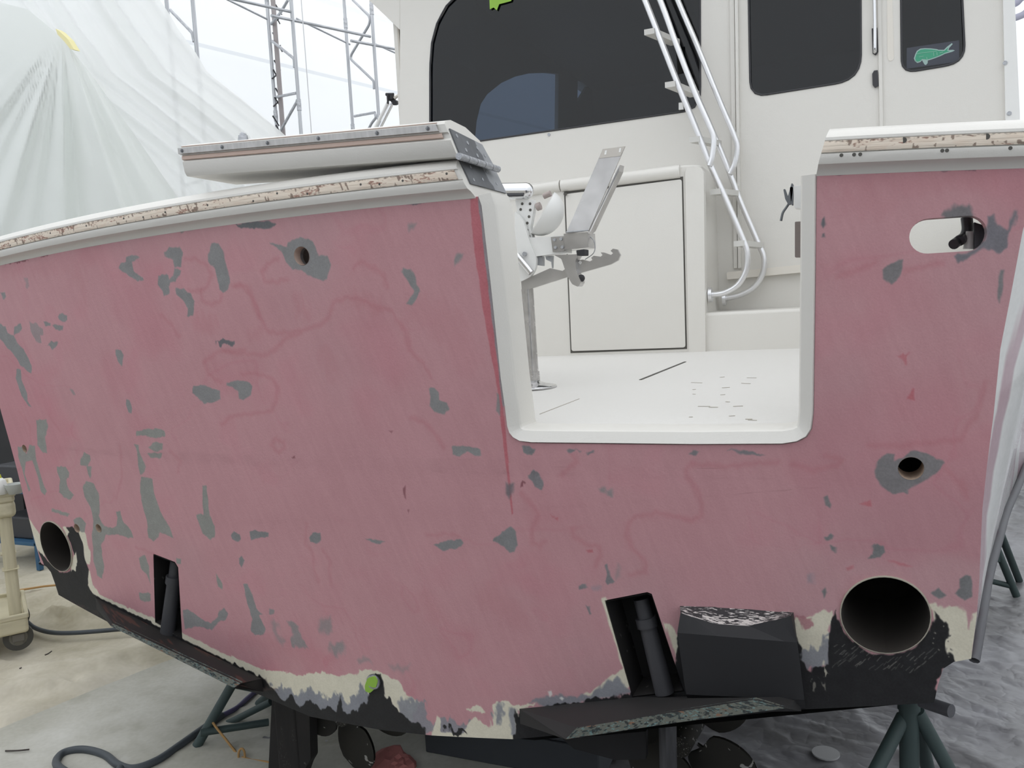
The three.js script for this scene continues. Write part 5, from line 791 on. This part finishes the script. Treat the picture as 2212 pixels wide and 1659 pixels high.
// ------------------------------------------------------------------ scaffold along the port tent wall
{
  const inner0 = [frameB.x - NRM[0] * 0.75, -frameB.z - NRM[1] * 0.75], G = 'scaffold frames along the sheeting wall';
  const frames = [
    { o: [363, 40], i: [421, 60], els: [[[[368, 22], [414, 70], [419, 90]]]], label: 'galvanized scaffold frame partly behind the hanging plastic curtain' },
    { o: [588, 150], i: [640, 150], els: [[[[622, 0], [606, 27], [586, 52]]], [[[588, 89], [634, 126], [636, 146]]], [[[596, 210], [640, 201]]], [[[642, 216], [640, 222], [607, 281]]]], label: 'galvanized scaffold frame with dark clips up one post' },
    { o: [752, 130], i: [810, 130], els: [[[[762, 0], [796, 33], [799, 43], [796, 56], [760, 116], [758, 126], [761, 131], [806, 174], [808, 192]]], [[[766, 251], [810, 243]]], [[[810, 245], [812, 254], [803, 266], [790, 290]]]], label: 'galvanized scaffold frame beside the cabin corner' }];
  const inPlane = (px, py) => onUpright(px, py, inner0[0], inner0[1], ...RUN), outPlane = (px, py) => onUpright(px, py, frameB.x, -frameB.z, ...RUN);
  frames.forEach(({ o, i, els, label }) => {
    const A = outPlane(...o), B = inPlane(...i), t = thing('scaffold_frame', label, 'scaffold', V3((A.x + B.x) / 2, 0, (A.z + B.z) / 2), G);
    const top = 7.4, r = 0.026;
    for (const p of [A, B]) { part(t, 'post', rod(V3(p.x, 0.02, p.z), V3(p.x, top, p.z), r), M.galv); part(t, 'base_plate', box(p.x, 0.012, p.z, 0.15, 0.02, 0.15, 0.003), M.galv); for (let y = 1.6; y < top; y += 1.7) part(t, 'coupling_sleeve', rod(V3(p.x, y, p.z), V3(p.x, y + 0.16, p.z), r * 1.25), M.galv); }
    const pl = (px, py) => onUpright(px, py, A.x, -A.z, B.x - A.x, -(B.z - A.z));
    for (const [l] of els) part(t, l.length > 2 ? 'bent_brace' : 'rung', tube(l.map(([x, y]) => pl(x, y)), 0.021, l.length * 8, 0.15), M.galv);
    for (let y = 0.5; y < 4.5; y += 0.85) part(t, 'rung', rod(V3(A.x, y, A.z), V3(B.x, y, B.z), 0.02), M.galv);
  });
  const br = [[[430, -18], [626, 25], 1], [[489, -2], [578, 42], 0], [[586, 34], [800, 79], 1], [[640, 40], [756, 96], 0], [[758, 88], [900, 115], 1], [[806, 93], [900, 135], 0]];
  const names = ['upper cross brace meeting the clipped scaffold frame', 'thin pale cross brace behind the clipped scaffold frame', 'cross brace between the clipped frame and the frame beside the cabin', 'thin pale cross brace running down behind the frame beside the cabin', 'cross brace vanishing behind the cabin corner', 'thin pale cross brace vanishing behind the cabin corner'];
  br.forEach(([a, b, k], n) => single('cross_brace', 'galvanized ' + names[n], 'cross brace', rod((k ? inPlane : outPlane)(...a), (k ? inPlane : outPlane)(...b), k ? 0.021 : 0.015), M.galv, 'scaffold cross braces'));
  // dark strip with clips on the middle frame
  const s0 = outPlane(592, -20), s1 = outPlane(600, 278), off = V3(-NRM[0] * 0.06, 0, NRM[1] * 0.06);
  const st = thing('clip_strip', 'brown strip with dark clips fixed up a scaffold post', 'strip', V3(s1.x, 0, s1.z).add(off));
  const sx = V3(s1.x + 0.05, 0, s1.z).add(off); part(st, 'strip', box(sx.x, 3.8, sx.z, 0.07, 7.0, 0.03), mat(new THREE.Color().setRGB(0.33, 0.30, 0.30), 0.8));
  for (let k = 0; k < 15; k++) { const py = -10 + k * 20, p = onUpright(588 + (k * 7) % 9, py, frameB.x + off.x, -frameB.z - off.z, ...RUN), q = onUpright(588 + (k * 7) % 9 + (k % 2 ? 14 : 12), py + (k % 3 ? 22 : -12), frameB.x + off.x, -frameB.z - off.z, ...RUN); part(st, 'clip', rod(p, q, 0.013, 0.009, 8), M.seal); }
  single('rope', 'thin rope hanging in front of the sheeting wall', 'rope', rod(P(646, -60, 9), P(700, 640, 9), 0.006), mat(new THREE.Color().setRGB(0.6, 0.6, 0.62), 0.9));
}

// ------------------------------------------------------------------ boat stands
function stand(label, top, legs, extra) {
  const t = thing('boat_stand', label, 'boat stand', V3(top.x, 0, top.z), 'boat stands under the hull');
  part(t, 'post', rod(V3(top.x, 0.25, top.z), top, 0.03), M.green); part(t, 'screw_head', rod(V3(top.x, top.y - 0.03, top.z), V3(top.x, top.y + 0.01, top.z), 0.034), M.green);
  for (const [a, b] of legs) part(t, 'leg', rod(a, b, 0.022), M.green);
  for (const [a, b, n] of extra || []) part(t, n, rod(a, b, 0.017), M.green);
  return t;
}
const toGround = (a, b) => { const t = (0.03 - a.y) / (b.y - a.y); return a.clone().lerp(b, t); };
{
  const top = P(1963, 1512, 2.78), l = [];
  for (const [x0, y0, x1, y1, D] of [[1952, 1548, 1897, 1655, 2.66], [1976, 1540, 2003, 1655, 2.9], [1982, 1538, 2046, 1655, 2.8]]) { const a = P(x0, y0, 2.78), b = P(x1, y1, D); l.push([a, toGround(a, b)]); }
  const t = stand('dark green tripod boat stand under the starboard exhaust', top, l);
  part(t, 'handle_pipe', rod(P(1990, 1514, 2.72), P(2055, 1536, 2.66), 0.020), mat(new THREE.Color().setRGB(0.09, 0.09, 0.1), 0.6));
  const foot = onGround(425, 1612, 0.03), pt0 = P(588, 1495, 3.05), a = P(502, 1478, 2.86), f2 = onGround(640, 1600, 0.03), f3 = onGround(560, 1520, 0.03);
  const s2 = stand('dark green tripod boat stand with an orange cord tied to its leg', V3(pt0.x, P(588, 1495, 3.05).y + 0.02, pt0.z), [[a, foot], [pt0, f2], [pt0, f3]], [[V3(foot.x + 0.03, 0.1, foot.z), P(580, 1560, 2.95), 'brace'], [P(462, 1578, 2.95), P(585, 1516, 3.0), 'brace'], [a, pt0, 'head_brace']]);
  const s3 = (ox, D, lab) => { const a1 = P(2160, 1148, D), f = onGround(2196, 1288, 0.03), g = P(2196, 1240, D * 1.05); return stand(lab, P(2150, 1110, D), [[P(2145, 1165, D), f], [a1, toGround(a1, g)], [P(2140, 1150, D), onGround(2120, 1240, 0.03)]], [[P(2140, 1255, D), f.clone().add(V3(-0.02, 0.06, 0)), 'brace']]); };
  const s = s3(0, 5.7, 'dark boat stand beside the starboard chine'); 
  const c = P(2196, 975, 8.2); stand('dark boat stand farther along the starboard side', V3(c.x - 0.25, c.y + 0.25, c.z), [[c, onGround(2225, 1040, 0.03)], [V3(c.x - 0.2, c.y, c.z), V3(c.x - 0.7, 0.03, c.z - 0.3)], [c, V3(c.x + 0.1, 0.03, c.z - 0.8)]], [[P(2190, 1034, 8), P(2240, 1016, 8), 'brace'], [P(2192, 1032, 8), P(2240, 1044, 8), 'brace']]);
}
// orange cord with its knot
{
  const l = [[452, 1550], [470, 1575], [490, 1600], [512, 1628], [523, 1636]].map(([x, y], i) => P(x, y, 2.78 - i * 0.012)), e = [[523, 1636], [545, 1642], [575, 1646], [603, 1651]].map(([x, y]) => P(x, y, 2.72)), k = [];
  for (let i = 0; i <= 20; i++) { const a = i / 20 * Math.PI * 4; k.push(P(522 + 7 * Math.cos(a), 1632 + 15 * Math.sin(a) , 2.72 - 0.008 * Math.sin(a * 0.5))); }
  single('cord', 'orange cord with a knot tied to a boat stand leg', 'cord', join([tube(l, 0.0055, 30), tube(e, 0.0055, 20), tube(k, 0.005, 60)]), M.cord);
}
// black block under the port side, keel blocks under the centre
{
  const D = 2.62, g = pxPrism([[588, 1495], [668, 1538], [671, 1640], [662, 1655], [650, 1690], [578, 1700]], D, 0.05, 0.01);
  const b = P(625, 1600, D); single('support_post', 'thick black post under the hull beside the orange cord', 'post', join([g, box(b.x - 0.01, 0.25, b.z - 0.025, 0.11, 0.5, 0.06, 0.01)]), M.blackPaint);
  const w = mat(new THREE.Color().setRGB(0.05, 0.055, 0.062), 0.85), x0 = P(910, 1620, 2.95).x, x1 = P(1290, 1640, 2.95).x, n = 3, h = 0.155;
  const kb = thing('keel_block', 'stack of dark timbers under the middle of the hull', 'timber stack', V3((x0 + x1) / 2, 0, -3.2));
  for (let i = 0; i < n; i++) part(kb, 'timber', box((x0 + x1) / 2 + (i % 2 ? 0.02 : -0.01), 0.03 + h * (i + 0.5), -3.2, x1 - x0 - i * 0.05, h - 0.006, 0.4, 0.008), w);
  const rg = new THREE.IcosahedronGeometry(0.075, 3), p = rg.attributes.position, c = onGround(853, 1652, 0.05); for (let i = 0; i < p.count; i++) { const k = 0.45 + 1.2 * fbm(p.getX(i) * 22 + 4, p.getY(i) * 22 + p.getZ(i) * 17, 3); p.setXYZ(i, p.getX(i) * k, p.getY(i) * k * 0.7, p.getZ(i) * k); } rg.computeVertexNormals(); rg.translate(c.x, c.y, c.z);
  single('rag', 'crumpled red rag on the floor by the dark timbers', 'rag', rg, mat(new THREE.Color().setRGB(0.4, 0.15, 0.14), 0.9));
}
// hoses
{
  const gd = (l, y = 0.045) => l.map(([a, b]) => onGround(a, b, y));
  const loop = gd([[480, 1545], [430, 1580], [385, 1612], [340, 1642], [290, 1660], [255, 1652], [225, 1630], [180, 1619], [140, 1625], [122, 1642], [130, 1668], [175, 1690], [240, 1690], [262, 1668]]); loop.forEach((p, i) => { if (i > 9) p.y += 0.02; });
  single('hose', 'thick black hose curling into a loop on the pale sheet', 'hose', tube(loop, 0.017, 160), M.hose);
  single('hose', 'black hose trailing from behind the cream cart under the hull', 'hose', tube(gd([[30, 1318], [55, 1340], [75, 1356], [110, 1366], [160, 1367], [250, 1360], [330, 1352], [420, 1330]]), 0.014, 90), M.hose);
  single('hose', 'slim violet hose on the floor behind the tripod stand', 'hose', tube(gd([[470, 1550], [510, 1530], [535, 1508], [560, 1490], [620, 1470]]), 0.012, 60), mat(new THREE.Color().setRGB(0.09, 0.08, 0.16), 0.6));
  single('cable', 'thin orange cable on the floor behind the cart', 'cable', tube(gd([[20, 1278], [60, 1272], [100, 1266], [150, 1262]], 0.03), 0.008, 40), M.cord);
  const tw = mat(new THREE.Color().setRGB(0.06, 0.05, 0.045), 0.9);
  for (const [a, b, l] of [[[97, 1415], [111, 1407], 'dark twig of litter near the cart wheel'], [[12, 1622], [63, 1619], 'thin dark stick lying on the pale sheet'], [[42, 1444], [47, 1441], 'dark scrap on the beige cloth']]) single('litter', l, 'litter', tube([onGround(...a, 0.045), onGround((a[0] + b[0]) / 2, (a[1] + b[1]) / 2 + 1, 0.05), onGround(...b, 0.045)], 0.004, 8, 0.5, 6), tw);
  { const c = onGround(1784, 1629, 0.03); const g = new THREE.CylinderGeometry(0.055, 0.055, 0.006, 30); g.translate(c.x, 0.034, c.z); single('disc', 'pale round disc lying on the grey plastic sheet', 'disc', g, mat(new THREE.Color().setRGB(0.42, 0.42, 0.42), 0.7)); }
}
// ------------------------------------------------------------------ cream plastic cart beyond the port quarter
{
  const D = 3.34, w = onGround(26, 1412, 0), p = P(31, 1200, D), x1 = p.x + 0.05, x0 = x1 - 0.85, zf = -D + 0.03, zb = zf - 0.5;
  const yT = P(20, 1065, D).y, yL = P(20, 1322, D).y;
  const c = thing('utility_cart', 'cream plastic two-shelf utility cart with rubber casters', 'cart', V3(x1, 0, zf)); c.rotation.y = 56 * Math.PI / 180;
  const tray = (y, h, n) => part(c, n, join([box((x0 + x1) / 2, y - h / 2, (zf + zb) / 2, x1 - x0 + 0.06, h, zf - zb + 0.06, 0.02), box((x0 + x1) / 2, y + 0.006, zf + 0.02, x1 - x0 + 0.07, 0.035, 0.025, 0.01), box((x0 + x1) / 2, y + 0.006, zb - 0.02, x1 - x0 + 0.07, 0.035, 0.025, 0.01), box(x1 + 0.025, y + 0.006, (zf + zb) / 2, 0.025, 0.035, zf - zb + 0.06, 0.01), box(x0 - 0.025, y + 0.006, (zf + zb) / 2, 0.025, 0.035, zf - zb + 0.06, 0.01)]), M.cart);
  tray(yT, 0.05, 'upper_shelf'); tray(yL, 0.10, 'lower_shelf');
  for (const x of [x0 + 0.03, x1 - 0.03]) for (const z of [zf - 0.03, zb + 0.03]) {
    part(c, 'post', join([box(x, (yT + yL) / 2, z, 0.07, yT - yL, 0.07, 0.02), box(x, yT - 0.09, z, 0.12, 0.1, 0.12, 0.03), box(x, (yT + yL) / 2 - 0.08, z, 0.09, 0.006, 0.09, 0.002)]), M.cart);
    const cs = part(c, 'caster', join([box(x, yL - 0.13, z, 0.07, 0.05, 0.07, 0.008), box(x - 0.026, 0.13, z, 0.008, 0.13, 0.05), box(x + 0.026, 0.13, z, 0.008, 0.13, 0.05)]), mat(new THREE.Color().setRGB(0.16, 0.15, 0.13), 0.7));
    const wh = new THREE.CylinderGeometry(0.082, 0.082, 0.036, 28); wh.rotateX(Math.PI / 2); wh.translate(x, 0.108, z); const hb = new THREE.CylinderGeometry(0.05, 0.05, 0.04, 24); hb.rotateX(Math.PI / 2); hb.translate(x, 0.108, z); part(cs, 'wheel', wh, mat(new THREE.Color().setRGB(0.07, 0.068, 0.06), 0.7)); part(cs, 'hub', hb, mat(new THREE.Color().setRGB(0.17, 0.16, 0.13), 0.7));
  }
  const onShelf = (px, py) => onGround(px, py, yT + 0.008), b = onShelf(3, 1068), bz = b.z, bt = thing('bottle', 'white plastic bottle with yellow-green cap on the cart', 'bottle', V3(b.x, yT + 0.008, bz));
  const lg = new THREE.LatheGeometry([[0.0005, 0], [0.036, 0.002], [0.038, 0.05], [0.03, 0.085], [0.014, 0.1], [0.0005, 0.102]].map(([x, y]) => new THREE.Vector2(x, y)), 24); lg.translate(b.x, yT + 0.008, bz); part(bt, 'body', lg, M.white); part(bt, 'cap', rod(V3(b.x, yT + 0.108, bz), V3(b.x, yT + 0.13, bz), 0.012, 0.007), mat(new THREE.Color().setRGB(0.6, 0.62, 0.05), 0.5));
  const bo = onShelf(33, 1066), bg = new THREE.LatheGeometry([[0.0005, 0.001], [0.035, 0.0], [0.055, 0.06], [0.052, 0.06], [0.034, 0.006], [0.0005, 0.006]].map(([x, y]) => new THREE.Vector2(x, y)), 28); bg.translate(bo.x, yT + 0.008, bo.z); single('cup', 'pale grey plastic tub on the cart shelf', 'tub', bg, mat(new THREE.Color().setRGB(0.5, 0.52, 0.5), 0.5));
  // dark cabinet and blue rack in the shade behind
  const bx = P(30, 1000, 5.2).x; const cb = thing('cabinet', 'black cabinet standing behind the cream cart', 'cabinet', V3(bx - 1.0, 0, -5.6)); part(cb, 'body', box(bx - 0.72, 0.83, -5.6, 2.0, 1.6, 0.8, 0.02), M.black); part(cb, 'door', box(bx - 0.3, 0.83, -5.19, 0.8, 1.4, 0.02, 0.006), mat(new THREE.Color().setRGB(0.02, 0.02, 0.022), 0.6));
  const r0 = P(68, 1150, 4.6), r1 = P(78, 1180, 4.6), blue = mat(new THREE.Color().setRGB(0.03, 0.10, 0.19), 0.6), rk = thing('storage_rack', 'blue metal rack with dark bins behind the cart', 'rack', V3(r1.x, 0, -4.9));
  for (const [x, z] of [[r1.x + 0.02, -4.6], [r1.x - 0.6, -4.6], [r1.x + 0.02, -5.1], [r1.x - 0.6, -5.1]]) part(rk, 'upright', box(x, 0.36, z, 0.04, 0.72, 0.04), blue); for (const y of [0.22, 0.66]) part(rk, 'shelf', box(r1.x - 0.29, y, -4.85, 0.62, 0.03, 0.54), blue); for (const y of [0.33, 0.77]) part(rk, 'bin', box(r1.x - 0.25, y, -4.85, 0.5, 0.19, 0.4, 0.02), M.seal);
}
{ // looped pipe hung beyond the starboard corner of the cabin
  single('hanging_hose', 'pale violet hose loop hanging beyond the cabin corner', 'hose', tube([[2180, 12], [2196, 6], [2212, -8], [2228, 10], [2215, 28], [2200, 36], [2186, 40]].map(([x, y]) => P(x, y, 7.2)), 0.024, 60), mat(new THREE.Color().setRGB(0.5, 0.5, 0.62), 0.6));
}
scene.updateMatrixWorld(true);
renderer.render(scene, camera);
